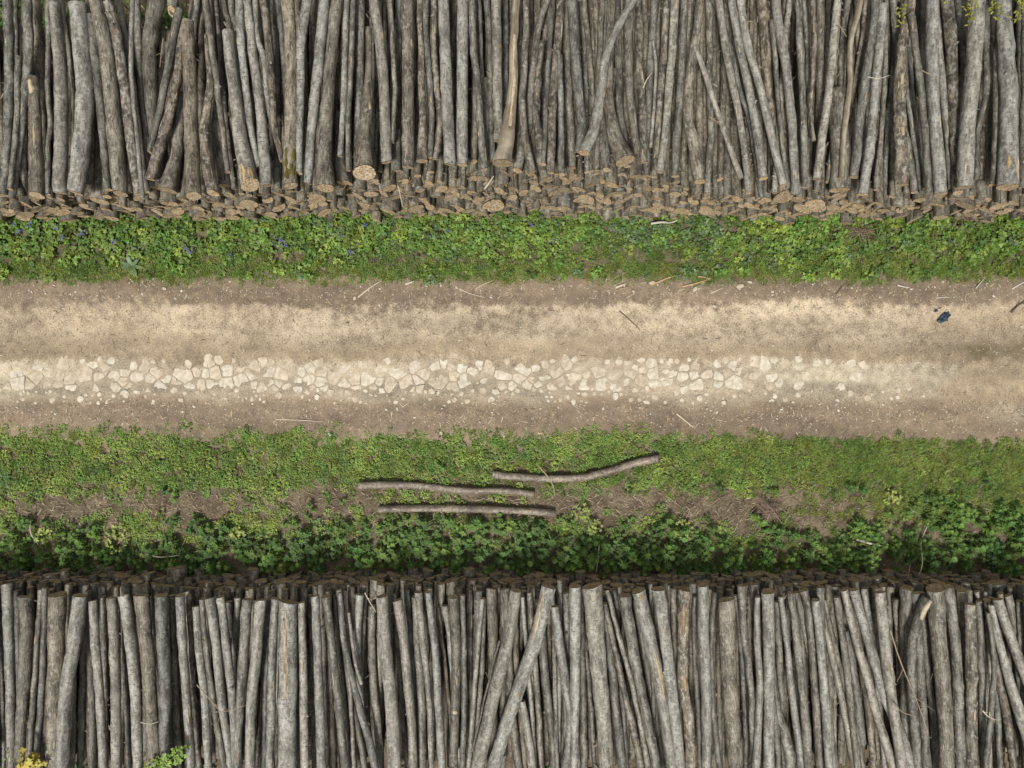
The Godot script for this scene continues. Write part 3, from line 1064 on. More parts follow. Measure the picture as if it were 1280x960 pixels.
func stub_mesh(o: Stick, s0: float, ang: float, long: float, thick: float, col: Color) -> ArrayMesh:
	var k := 0
	while k < o.s.size() - 2 and o.s[k + 1] < s0:
		k += 1
	var dir := o.side[k] * cos(ang) + o.up[k] * sin(ang)
	var fwd := o.side[k].cross(o.up[k])
	var from := o.mid[k] + dir * o.r[k] * 0.7
	var go := (dir - fwd * 0.9).normalized()
	var st := curve_through(PackedVector3Array([from, from + go * (o.r[k] * 0.4 + long)]), PackedFloat32Array([thick * 1.3, thick]), long * 0.5, 0.0, s0)
	var arr := fresh_arrays()
	stick_surface(st, 7, s0, col, Vector2.ZERO, [], arr)
	return mesh_of(arr)

# logs already laid, as heights on a common row of depths, so that each new one comes to rest on those beneath it
class Bed:
	var z0 := 0.0
	var dz := 0.1
	var n := 0
	var base := 0.0
	var rows := []
	func add(mid: PackedVector3Array, r: PackedFloat32Array):
		var row := [PackedFloat32Array(), PackedFloat32Array(), PackedFloat32Array()]
		for q in row: q.resize(n)
		row[2].fill(-1.0)
		for i in mid.size() - 1:
			var a := mid[i]
			var b := mid[i + 1]
			var lo := int(ceil((minf(a.z, b.z) - z0) / dz))
			var hi := int(floor((maxf(a.z, b.z) - z0) / dz))
			for k in range(maxi(lo, 0), mini(hi, n - 1) + 1):
				var t := clampf((z0 + k * dz - a.z) / (b.z - a.z), 0, 1) if absf(b.z - a.z) > 1e-5 else 0.0
				row[0][k] = lerpf(a.x, b.x, t)
				row[1][k] = lerpf(a.y, b.y, t)
				row[2][k] = lerpf(r[i], r[i + 1], t)
		rows.append(row)
	func rest(p: Vector3, r: float) -> float:
		var k := int(round((p.z - z0) / dz))
		var y := base + r
		if k < 0 or k >= n:
			return y
		for row in rows:
			var r2: float = row[2][k]
			if r2 <= 0.0:
				continue
			var d := absf(row[0][k] - p.x)
			var both := (r + r2) * 0.97
			if d < both:
				y = maxf(y, row[1][k] + sqrt(both * both - d * d))
		return y

var upper_face := {}
var all_logs := []      # {pile, x, label parts ...}

func ordinal(n: int) -> String:
	return ["", "next", "second", "third", "fourth", "fifth", "sixth", "seventh", "eighth", "ninth", "tenth", "eleventh", "twelfth", "thirteenth", "fourteenth"][n]

func tint_for(kind: String) -> Color:
	var g := rr(0.62, 1.0)
	var warm := rr(-0.035, 0.035)
	if kind == "pale": g = rr(0.9, 1.0)
	if kind == "silver": g = rr(0.8, 1.0)
	return Color(clampf(g * (1.0 + warm), 0, 1), g, clampf(g * (1.0 - warm * 1.3), 0, 1))

func bark_of(kind: String) -> String:
	return {"pale": "silver", "dark": "grey", "peeled": "bare", "cut": "grey"}.get(kind, kind)

func face_tint() -> Color:
	var k := rng.randf()
	var g := rr(0.84, 1.0)
	if k < 0.55: return Color(0.98, 0.93, 0.85) * g
	if k < 0.75: return Color(0.78, 0.74, 0.68) * g
	return Color(1.0, 0.91, 0.78) * g

func lay_log(bed: Bed, pile: String, line: String):
	var cols := line.split("|")
	var head := cols[0].split(":")
	var spec := head[0].strip_edges().split(" ")
	var kind := spec[0]
	var w0 := float(spec[1]) / 10.0
	var w1 := float(spec[2]) / 10.0
	var layer := int(spec[3].substr(0, 1))
	var flare := spec[3].ends_with("f")
	var px: Array[Vector2] = []
	for q in head[1].split(","):
		var xy := q.strip_edges().split(" ")
		px.append(Vector2(float(xy[0]), float(xy[1])))
	var sd := rr(0.0, 60.0)
	var y := bed.base + 0.15
	var slope := 0.0
	var pts := PackedVector3Array()
	var rad := PackedFloat32Array()
	var total := 0.0
	for i in px.size() - 1:
		total += px[i].distance_to(px[i + 1])
	for pass_ in 3:
		pts = PackedVector3Array()
		rad = PackedFloat32Array()
		var run := 0.0
		for i in px.size():
			if i: run += px[i].distance_to(px[i - 1])
			var t := run / total
			var yy := clampf(y + slope * (px[i].y - px[0].y) / LANE, bed.base - 0.2, bed.base + 1.3)
			var k := pow(1.0 - t, 3.2) if flare else 1.0 - t
			pts.append(at(px[i].x, px[i].y, yy))
			rad.append((0.86 if layer == 1 else 0.94) * (w1 + (w0 - w1) * k) * 0.5 / LANE * (1.0 - yy / EYE))
		if pass_ == 2:
			break
		var need: Array[Vector2] = []
		var o := curve_through(pts, rad, 0.3, 0.0, sd)
		for i in o.mid.size():
			var rest_y := bed.rest(o.mid[i], o.r[i])
			if layer == 0: rest_y = maxf(rest_y, bed.base + 0.56 + o.r[i])
			need.append(Vector2(o.mid[i].z, rest_y))
		var best := INF
		for sl in [-0.1, -0.06, -0.03, 0.0, 0.03, 0.06, 0.1]:
			var hgt := -INF
			for q in need:
				hgt = maxf(hgt, q.y - sl * (q.x - pts[0].z))
			var mean: float = hgt + sl * (pts[pts.size() - 1].z - pts[0].z) * 0.5 + absf(sl) * 0.5
			if mean < best:
				best = mean
				y = hgt
				slope = sl
	if flare:
		var fp := PackedVector3Array()
		var fr := PackedFloat32Array()
		for i in pts.size():
			fp.append(pts[i])
			fr.append(rad[i])
			if i == 0:
				for t in [0.12, 0.28, 0.5]:
					fp.append(pts[0].lerp(pts[1], t))
					fr.append(lerpf(rad[1], rad[0], pow(1.0 - t, 1.8)))
		pts = fp
		rad = fr
	if layer == 2 and kind != "cut":
		var deep := curve_through(pts, rad, 0.25, 0.01, sd)
		bed.add(deep.mid, deep.r)
		deep_logs.append([deep, sd, tint_for(kind), kind])
		return
	var stick := curve_through(pts, rad, 0.13, 0.012 if kind in ["silver", "pale"] else 0.022, sd)
	bed.add(stick.mid, stick.r)
	var front: Vector2 = px[0]
	all_logs.append({"pile": pile, "x": front.x, "y": front.y, "stick": stick, "sd": sd, "kind": kind, "w": w0, "lean": (px[px.size() - 1].x - px[0].x) / maxf(1.0, absf(px[px.size() - 1].y - px[0].y)),
		"bend": bend_of(px), "name": cols[1].strip_edges() if cols.size() > 1 else "", "label": cols[2].strip_edges() if cols.size() > 2 else "", "layer": layer, "back_seen": pile == "upper" and px[px.size() - 1].y > 2.0})

func bend_of(px: Array[Vector2]) -> float:
	var a := px[0]
	var b := px[px.size() - 1]
	var n := (b - a).orthogonal().normalized()
	var most := 0.0
	for p in px:
		most = maxf(most, absf(n.dot(p - a)))
	return most / a.distance_to(b)

var deep_logs := []

func build_log(e: Dictionary, label: String, called := "log", category := "log", group := ""):
	var o: Stick = e.stick
	var base := o.mid[0]
	var t := thing(called, label, category, base, group)
	for i in o.mid.size():
		o.mid[i] -= base
	var kind: String = e.kind
	var col := tint_for(kind)
	if e.has("tint"): col = e.tint
	if kind == "peeled": col = Color(0.62, 0.61, 0.59)
	var knots := []
	var many := 2
	if kind == "knotty": many = 7
	if o.r[0] < 0.06: many = 1
	for i in rng.randi_range(0, many):
		knots.append([rr(0.2, o.length), rr(0.1, PI - 0.1), rr(0.08, 0.26) * o.r[0], rr(0.5, 1.1) * o.r[0]])
	if e.pile == "face" or rng.randf() < 0.4:
		for i in 2:
			knots.append([rr(0.0, 0.1), rr(0, TAU), rr(-0.25, 0.35) * o.r[0], rr(0.5, 1.0) * o.r[0]])
	var tilt := Vector2(rr(-0.22, 0.22), rr(-0.34, 0.16))
	if e.pile == "lower": tilt = Vector2(rr(-0.2, 0.2), rr(-0.2, 0.16))
	if e.name == "bottle-shaped log": tilt.y = -0.35
	if kind == "cut": tilt.y = -0.9
	var sides := 16 if o.r[0] > 0.12 else 12
	var arr := fresh_arrays()
	stick_surface(o, sides, e.sd, col, tilt, knots, arr, not e.back_seen)
	put("bark", mesh_of(arr), M[bark_of(kind)], t)
	arr = fresh_arrays()
	cut_surface(o, sides, e.sd, Color(1.0, 0.98, 0.94) if e.name == "bottle-shaped log" else face_tint(), tilt, arr, 0, false, knots)
	put("cut_face", mesh_of(arr), M.cut, t)
	if e.back_seen:
		arr = fresh_arrays()
		cut_surface(o, sides, e.sd, face_tint(), Vector2(rr(-0.2, 0.2), rr(-0.2, 0.2)) * 0.0, arr, o.mid.size() - 1, true)
		put("cut_face", mesh_of(arr), M.cut, t)
	if e.name == "mossy-butt log":
		for k in 16:
			put("moss", scar_mesh(o, e.sd, rr(0.0, 0.5), rr(0.1, 0.35), rr(0.3, PI - 0.3), rr(0.015, 0.05), Color(1, 1, 1) * rr(0.6, 1.0), rr(0.004, 0.012), knots), M.moss, t)
	if e.has("scars"):
		for q in e.scars:
			put("bare_wood", scar_mesh(o, e.sd, q[0], q[1], q[2], q[3], q[4], 0.006, knots), M.bare, t)
	if kind != "peeled":
		var count := rng.randi_range(1, 3)
		if kind == "knotty": count = rng.randi_range(3, 5)
		if e.layer > 0: count = rng.randi_range(0, 2)
		for i in count:
			var warm: Color = [Color(1.0, 0.95, 0.86), Color(0.95, 0.85, 0.70), Color(0.9, 0.88, 0.83), Color(0.60, 0.48, 0.37)][rng.randi() % 4]
			var wide := rr(0.010, 0.024)
			put("bare_wood", scar_mesh(o, e.sd, rr(0.1, maxf(0.2, o.length - 0.4)), rr(0.05, 0.2) if rng.randf() < 0.7 else rr(0.2, 0.4), rr(0.5, PI - 0.5), minf(wide, o.r[0] * 0.4), warm, 0.004, knots), M.bare, t)
		if rng.randf() < (0.75 if kind == "knotty" else 0.25) and o.r[0] > 0.05:
			for i in rng.randi_range(1, 3 if kind == "knotty" else 1):
				put("branch_stub", stub_mesh(o, rr(0.3, maxf(0.5, o.length - 0.3)), rr(0.2, PI - 0.2), rr(0.01, 0.05), rr(0.012, 0.028), col), M[bark_of(kind)], t)

func top_line(px: float) -> float:
	# where the uppermost row of the upper stack ends, along the track
	var xs := [-400.0, 0.0, 380.0, 430.0, 480.0, 620.0, 720.0, 800.0, 850.0, 900.0, 980.0, 1300.0, 1700.0]
	var ys := [246.0, 244.0, 236.0, 222.0, 214.0, 212.0, 205.0, 208.0, 222.0, 232.0, 240.0, 242.0, 242.0]
	for i in xs.size() - 1:
		if px <= xs[i + 1]:
			return lerpf(ys[i], ys[i + 1], clampf((px - xs[i]) / (xs[i + 1] - xs[i]), 0, 1))
	return 242.0

const UPPER_TOP := 2.25
const LOWER_TOP := 1.35

func upper_front(x: float, h: float) -> float:
	var px := 640.0 + x * LANE * EYE / (EYE - h)
	var zt := (top_line(px) - 480.0) / LANE * (1.0 - UPPER_TOP / EYE)
	var zb := (271.0 - 480.0) / LANE
	return lerpf(zb, zt, clampf(h / (UPPER_TOP - 0.25), 0, 1))

func lower_front(x: float, h: float) -> float:
	var zt := (742.0 - 480.0) / LANE * (1.0 - LOWER_TOP / EYE)
	return lerpf(4.66, zt, clampf(h / (LOWER_TOP - 0.25), 0, 1)) + 0.05 * sin(x * 0.7)

func make_stacks():
	var bark := fresh_arrays()
	var faces := fresh_arrays()
	var upper := Bed.new()
	upper.z0 = -13.0
	upper.n = 100
	upper.base = UPPER_TOP - 0.52
	var lower := Bed.new()
	lower.z0 = 3.0
	lower.n = 100
	lower.base = LOWER_TOP - 0.52
	# the body of both stacks: row on row of logs whose ends make the face
	for which in 2:
		var bed: Bed = upper if which == 0 else lower
		var top := UPPER_TOP if which == 0 else LOWER_TOP
		var h := 0.10
		while h < top - 0.27:
			var x := -16.5 + rr(0, 0.2)
			var last := h > top - 0.48
			while x < 16.5:
				var r := rr(0.08, 0.15)
				if rng.randf() < 0.2: r = rr(0.14, 0.2)
				if last: r = rr(0.05, 0.1)
				x += r
				var y := h + rr(-0.05, 0.05)
				var f := upper_front(x, y) if which == 0 else lower_front(x, y)
				var away := -1.0 if which == 0 else 1.0
				f += (rr(-0.17, 0.13) if which == 0 else rr(-0.08, 0.08)) * (-away)
				if rng.randf() < 0.08: f += rr(0.05, 0.18) * (-away)
				var lean := rr(-0.25, 0.25) if last else rr(-0.12, 0.12)
				var long := rr(4.0, 4.4)
				if which == 0: long = rr(4.6, 5.0) if x > -7.4 else rr(3.6, 4.0)
				var sd := rr(0, 60)
				var o := curve_through(PackedVector3Array([Vector3(x, y, f), Vector3(x + lean * 0.4 + rr(-0.03, 0.03), y, f + away * long * 0.45), Vector3(x + lean, y, f + away * long)]),
					PackedFloat32Array([r * rr(1.0, 1.2), r, r * rr(0.7, 0.9)]), 0.9, 0.02, sd)
				var c := tint_for("grey") * Color(1.0, 0.93, 0.84)
				var tilt := Vector2(rr(-0.5, 0.5), rr(-0.28, 0.25))
				if which == 1: tilt = Vector2(rr(-0.3, 0.3), rr(-0.12, 0.14))
				var rough := []
				for k in rng.randi_range(1, 3):
					rough.append([rr(0.0, 0.1), rr(0, TAU), rr(-0.3, 0.35) * r, rr(0.5, 1.0) * r])
				stick_surface(o, 11, sd, c, tilt, rough, bark)
				cut_surface(o, 11, sd, face_tint(), tilt, faces, 0, false, rough)
				if last:
					bed.add(o.mid, o.r)
				x += r * (rr(2.0, 4.0) if last else rr(0.85, 1.25))
			h += 0.215
	# the logs one can tell apart
	for layer in ["2", "1", "0"]:
		for top_most in [false, true]:
			for line in UPPER_LOGS.strip_edges().split("\n"):
				var tok := line.split(":")[0].strip_edges().split(" ")[3]
				if tok.begins_with(layer) and tok.ends_with("t") == top_most:
					lay_log(upper, "upper", line)
			for line in LOWER_LOGS.strip_edges().split("\n"):
				var tok := line.split(":")[0].strip_edges().split(" ")[3]
				if tok.begins_with(layer) and tok.ends_with("t") == top_most:
					lay_log(lower, "lower", line)
	# a few more beyond both ends of the frame, so that the stacks go on
	for e in deep_logs:
		stick_surface(e[0], 10, e[1], e[2], Vector2.ZERO, [], bark)
		cut_surface(e[0], 10, e[1], face_tint(), Vector2.ZERO, faces, 0, false)
	for which in 2:
		for side in [-1.0, 1.0]:
			var x := 11.8
			while x < 16.3:
				var r := rr(0.07, 0.15)
				var y := (UPPER_TOP if which == 0 else LOWER_TOP) + rr(0.12, 0.3)
				var away := -1.0 if which == 0 else 1.0
				var f := (upper_front(x * side, UPPER_TOP) if which == 0 else lower_front(x * side, LOWER_TOP)) + rr(-0.1, 0.1)
				var o := curve_through(PackedVector3Array([Vector3(x * side, y, f), Vector3(x * side + rr(-0.1, 0.1), y, f + away * 2.0), Vector3(x * side + rr(-0.3, 0.3), y, f + away * 4.0)]),
					PackedFloat32Array([r * 1.1, r, r * 0.8]), 0.4, 0.03, x)
				stick_surface(o, 10, x, tint_for("grey"), Vector2(0, rr(-0.2, 0.1)), [], bark)
				cut_surface(o, 10, x, face_tint(), Vector2.ZERO, faces, 0, false)
				x += r * rr(2.0, 2.6)
	var m := mesh_of(bark)
	mesh_of(faces, m)
	m.surface_set_material(0, M.grey)
	m.surface_set_material(1, M.cut)
	var rest := put("stacked_logs", m, null)
	rest.set_meta("kind", "stuff")
	rest.set_meta("label", "inner logs of both stacks, seen as sawn ends and in the gaps between upper logs")
	# ends that stand out of the upper stack's face
	var face_no := 0
	for line in FACE_ENDS.strip_edges().split("\n"):
		var cols := line.split("|")
		var q := cols[0].strip_edges().split(" ")
		var fx := float(q[1])
		var fy := float(q[2])
		var w := float(q[3]) / 10.0
		var yt := top_line(fx)
		var h := lerpf(0.12, UPPER_TOP - 0.15, clampf((274.0 - fy) / (274.0 - yt), 0, 1))
		var r := w * 0.5 / LANE * (1.0 - h / EYE) * 0.84
		var p := at(fx, fy, h)
		p.z += 0.07
		var o := curve_through(PackedVector3Array([p, p + Vector3(rr(-0.08, 0.08), 0.0, -0.7), p + Vector3(rr(-0.2, 0.2), 0.02, -2.2)]), PackedFloat32Array([r * 1.05, r * 0.92, r * 0.8]), 0.2, 0.01, fx)
		all_logs.append({"pile": "face", "x": fx, "y": fy, "stick": o, "sd": fx * 0.37, "kind": ["brown", "grey", "knotty"][face_no % 3], "w": w, "lean": 0.0, "bend": 0.0, "name": "", "label": cols[1].strip_edges() if cols.size() > 1 else "", "layer": 1, "back_seen": false})
		face_no += 1
	name_and_build()

func name_and_build():
	for pile in ["upper", "lower", "face"]:
		var mine := all_logs.filter(func(e): return e.pile == pile)
		mine.sort_custom(func(a, b): return a.x < b.x)
		if pile == "face":
			# named after the log on top of the stack that it lies under
			var tops := all_logs.filter(func(e): return e.pile == "upper" and e.name != "")
			tops.sort_custom(func(a, b): return a.x < b.x)
			var last_name := ""
			var count := 0
			for e in mine:
				var near: Dictionary = tops[0]
				for t in tops:
					if absf(t.x - e.x) < absf(near.x - e.x):
						near = t
				count = count + 1 if near.name == last_name else 1
				last_name = near.name
				var size := "broad" if e.w > 23 else ("narrow" if e.w < 17 else "middling")
				var l: String = e.label if e.label != "" else "%s sawn log end in the upper face, %s below the %s" % [size, ordinal(count) if count > 1 else "first", near.name]
				build_log(e, l, "log", "log", "log ends in the face of the upper stack")
			continue
		var marks: Array[int] = []
		for i in mine.size():
			if mine[i].name != "":
				marks.append(i)
		for i in mine.size():
			var e: Dictionary = mine[i]
			var label: String = e.label
			if e.name == "":
				var before := -1
				var after := -1
				for k in marks:
					if k < i: before = k
					if k > i and after < 0: after = k
				var look := look_of(e)
				if before >= 0 and after >= 0:
					if i - before <= after - i:
						label = "%s, %s from the %s towards the %s" % [look, ordinal(i - before), mine[before].name, mine[after].name]
					else:
						label = "%s, %s from the %s towards the %s" % [look, ordinal(after - i), mine[after].name, mine[before].name]
				elif before >= 0:
					label = "%s, %s beyond the %s towards the stack's dark end" % [look, ordinal(i - before), mine[before].name]
				else:
					label = "%s, %s beyond the %s towards the stack's outer end" % [look, ordinal(after - i), mine[after].name]
			if e.name in ["yellow-split log"]:
				e.scars = [[1.3, 1.25, PI / 2 + 0.15, 0.045, Color(1.0, 0.92, 0.70)], [0.05, 0.12, PI / 2, 0.05, Color(0.9, 0.7, 0.5)]]
			elif e.name == "white-scarred log":
				e.scars = [[0.08, 0.55, PI / 2 - 0.5, 0.06, Color(1.0, 0.97, 0.88)], [0.35, 0.3, PI / 2 + 0.5, 0.06, Color(0.75, 0.62, 0.42)]]
			elif e.name == "torn-butt silver log":
				e.scars = [[0.0, 0.45, PI / 2 + 0.3, 0.09, Color(0.95, 0.82, 0.60)], [0.02, 0.3, PI / 2 - 0.6, 0.07, Color(0.9, 0.74, 0.5)]]
			elif e.name == "pale-topped log":
				e.scars = [[2.15, 0.35, PI / 2, 0.07, Color(1.0, 0.94, 0.82)], [1.0, 0.5, PI / 2 - 0.3, 0.03, Color(0.95, 0.8, 0.6)]]
			elif e.name == "kinked scarred log":
				e.scars = [[1.0, 0.22, PI / 2, 0.05, Color(0.95, 0.8, 0.62)], [2.1, 0.25, PI / 2, 0.05, Color(0.9, 0.75, 0.58)]]
			elif e.name == "double-sawn reddish log":
				e.scars = [[2.55, 0.1, PI / 2, 0.1, Color(1.0, 0.97, 0.9)], [1.8, 0.2, PI / 2 + 0.3, 0.02, Color(1.0, 0.85, 0.6)]]
			elif e.name == "barkless split log":
				e.scars = [[0.3, 2.9, PI / 2 - 0.2, 0.055, Color(1.0, 0.93, 0.80)]]
			elif e.name == "peeled-tip log":
				e.scars = [[0.0, 0.5, PI / 2, 0.08, Color(1.0, 0.96, 0.88)]]
				e.kind = "grey"
			elif e.name == "brightest crossing log":
				e.scars = [[0.0, 1.5, PI / 2 - 0.7, 0.05, Color(1.0, 0.95, 0.86)], [2.4, 0.2, PI / 2, 0.03, Color(1.0, 0.9, 0.7)]]
			elif e.name == "knobbly log":
				e.scars = [[0.3, 0.8, PI / 2 - 0.3, 0.07, Color(0.62, 0.5, 0.38)], [1.9, 0.4, PI / 2 + 0.3, 0.06, Color(0.95, 0.78, 0.55)]]
			elif e.name == "palest fat log":
				e.scars = [[0.05, 2.2, PI / 2, 0.06, Color(0.86, 0.84, 0.78)]]
			build_log(e, label)

func look_of(e: Dictionary) -> String:
	var size := "thick" if e.w > 15 else ("thin" if e.w < 9.5 else "")
	var shape := "bent" if e.bend > 0.06 else ("leaning" if absf(e.lean) > 0.2 else "straight")
	var tone: String = {"pale": "pale", "dark": "dull", "brown": "brown", "knotty": "knotty", "silver": "silvery", "grey": "grey", "mossy": "mossy", "peeled": "peeled", "cut": "short"}[e.kind]
	return " ".join([size, shape, tone, "log"]).strip_edges()

func make_fallen_logs():
	var list := [
		["silver", 9.5, 8.0, [448, 607, 480, 606, 530, 608, 580, 613, 635, 614, 667, 618], "slightly wavy cut log lying in the grass, above a second one parallel to it"],
		["silver", 9.0, 8.5, [473, 636, 560, 635, 640, 638, 693, 641], "straight cut log lying on brown litter, lowest of the three in the verge"],
		["silver", 10.0, 9.5, [823, 573, 790, 579, 760, 589, 720, 597, 660, 597, 616, 593], "bent cut log lying in bright weeds under a crossing stick, curving up at one end"]]
	for e in list:
		var pts := PackedVector3Array()
		var rad := PackedFloat32Array()
		var n: int = e[3].size() / 2
		for i in n:
			var r: float = lerpf(e[1], e[2], float(i) / (n - 1)) * 0.5 / LANE
			var p := at(e[3][i * 2], e[3][i * 2 + 1], 0.1)
			p.y = ground_height(p.x, p.z) + r * 1.3
			pts.append(p)
			rad.append(r)
		var o := curve_through(pts, rad, 0.13, 0.008, e[1] + n)
		build_log({"pile": "fallen", "stick": o, "sd": e[1] * 3.0 + n, "kind": e[0], "name": "", "layer": 0, "back_seen": true, "tint": Color(0.80, 0.70, 0.635),
			"scars": [[0.25, 0.2, PI / 2, 0.03, Color(1, 0.93, 0.85)]] if n == 6 and e[1] > 9.8 else []}, e[4], "fallen_log", "log", "cut logs lying in the verge")

# ---------------------------------------------------------------- greenery
func leaf_fan(st: SurfaceTool, where: Vector3, turn: float, tilt: float, size: float, lobes: int, col: Color):
	# a lobed leaf, folded along its midrib
	var b := Basis(Vector3.UP, turn) * Basis(Vector3.RIGHT, tilt)
	var pts: Array[Vector3] = []
	var n := lobes * 2 + 1
	for i in n:
		var a := lerpf(-2.5, 2.5, float(i) / (n - 1))
		var r := size * (1.0 if i % 2 == 1 else 0.62) * (1.0 - 0.12 * absf(a) / 2.5)
		if i == 0 or i == n - 1: r = size * 0.5
		pts.append(where + b * Vector3(sin(a) * r, -absf(sin(a)) * r * 0.25 + 0.1 * r, -cos(a) * r))
	for i in n - 1:
		st.set_color(col * (0.92 + 0.16 * (i % 2)))
		st.add_vertex(where)
		st.add_vertex(pts[i])
		st.add_vertex(pts[i + 1])

func leaf_blade(st: SurfaceTool, where: Vector3, turn: float, rise: float, long: float, wide: float, droop: float, col: Color):
	# a narrow leaf in three lengths, bending down to its tip
	var out := Vector3(sin(turn), 0, -cos(turn))
	var side := Vector3(cos(turn), 0, sin(turn)) * wide * 0.5
	var p := where
	var d := rise
	var last_l := p - side * 0.5
	var last_r := p + side * 0.5
	for i in 3:
		p += (out * cos(d) + Vector3.UP * sin(d)) * long / 3.0
		d -= droop
		var k: float = [1.0, 0.85, 0.0][i]
		var l := p - side * k
		var r := p + side * k
		st.set_color(col)
		if i < 2:
			for q in [last_l, l, last_r, last_r, l, r]: st.add_vertex(q)
		else:
			for q in [last_l, p, last_r]: st.add_vertex(q)
		last_l = l
		last_r = r

func shade_of(base: Color) -> Color:
	var k := rr(0.6, 1.3)
	var y := rr(-0.12, 0.18)
	return Color(base.r * k * (1.0 + y), base.g * k, base.b * k * (1.0 - y * 0.6))

func begin() -> SurfaceTool:
	var st := SurfaceTool.new()
	st.begin(Mesh.PRIMITIVE_TRIANGLES)
	st.set_smooth_group(-1)
	return st

func finish(st: SurfaceTool) -> ArrayMesh:
	st.generate_normals()
	return st.commit()

func broad_clump(leaves: int, spread: float, size: float, tall: float) -> ArrayMesh:
	var st := begin()
	for i in leaves:
		var a := rr(0, TAU)
		var r := spread * sqrt(rng.randf())
		leaf_fan(st, Vector3(cos(a) * r, tall * rr(0.35, 1.0) * (1.0 - 0.35 * r / spread), sin(a) * r), rr(0, TAU), rr(-0.9, 0.7), size * rr(0.55, 1.15), 3 + rng.randi() % 3, shade_of(Color(0.72, 0.76, 0.7)))
	return finish(st)

func star_clump(stems: int, spread: float, long: float, tall: float) -> ArrayMesh:
	var st := begin()
	for s in stems:
		var a := rr(0, TAU)
		var r := spread * sqrt(rng.randf())
		var foot := Vector3(cos(a) * r, 0, sin(a) * r)
		var lean := Vector3(rr(-0.15, 0.15), 1, rr(-0.15, 0.15))
		for tier in 4:
			var k := tier / 3.0
			var n := rng.randi_range(6, 9)
			var t0 := rr(0, TAU)
			var c := shade_of(Color(0.85, 0.9, 0.75))
			for i in n:
				leaf_blade(st, foot + lean * tall * (0.35 + 0.65 * k), t0 + TAU * i / n + rr(-0.2, 0.2), 0.15 + 0.5 * k, long * (1.0 - 0.45 * k) * rr(0.8, 1.1), long * 0.19, rr(0.15, 0.4), c)
	return finish(st)

func grass_tuft(blades: int, spread: float, long: float) -> ArrayMesh:
	var st := begin()
	for i in blades:
		var a := rr(0, TAU)
		var r := spread * sqrt(rng.randf())
		leaf_blade(st, Vector3(cos(a) * r, 0, sin(a) * r), rr(0, TAU), rr(0.7, 1.4), long * rr(0.5, 1.1), rr(0.010, 0.018), rr(0.2, 0.6), shade_of(Color(0.85, 0.85, 0.7)))
	return finish(st)

func small_patch(leaves: int, spread: float, size: float, tall: float) -> ArrayMesh:
	var st := begin()
	for i in leaves:
		var a := rr(0, TAU)
		var r := spread * sqrt(rng.randf())
		leaf_blade(st, Vector3(cos(a) * r, tall * rr(0.2, 1.0), sin(a) * r), rr(0, TAU), rr(-0.1, 0.6), size * rr(0.7, 1.3), size * rr(0.45, 0.65), rr(0.0, 0.3), shade_of(Color(0.85, 0.9, 0.75)))
	return finish(st)

func scatter(called: String, mesh: Mesh, mat: Material, where: Array[Transform3D], tints: PackedColorArray, label: String):
	var mm := MultiMesh.new()
	mm.transform_format = MultiMesh.TRANSFORM_3D
	mm.use_colors = true
	mm.mesh = mesh
	mm.instance_count = where.size()
	for i in where.size():
		mm.set_instance_transform(i, where[i])
		mm.set_instance_color(i, tints[i])
	var o := MultiMeshInstance3D.new()
	o.name = numbered(called)
	o.multimesh = mm
	o.material_override = mat
	add_child(o)
	o.set_meta("kind", "stuff")
	o.set_meta("label", label)

func spot(px: float, py: float) -> Vector3:
	var p := at(px, py)
	p.y = ground_height(p.x, p.z)
	return p

func stand(p: Vector3, size: float) -> Transform3D:
	return Transform3D(Basis(Vector3.UP, rr(0, TAU)) * Basis(Vector3.RIGHT, rr(-0.15, 0.15)).scaled(Vector3.ONE * size), p)

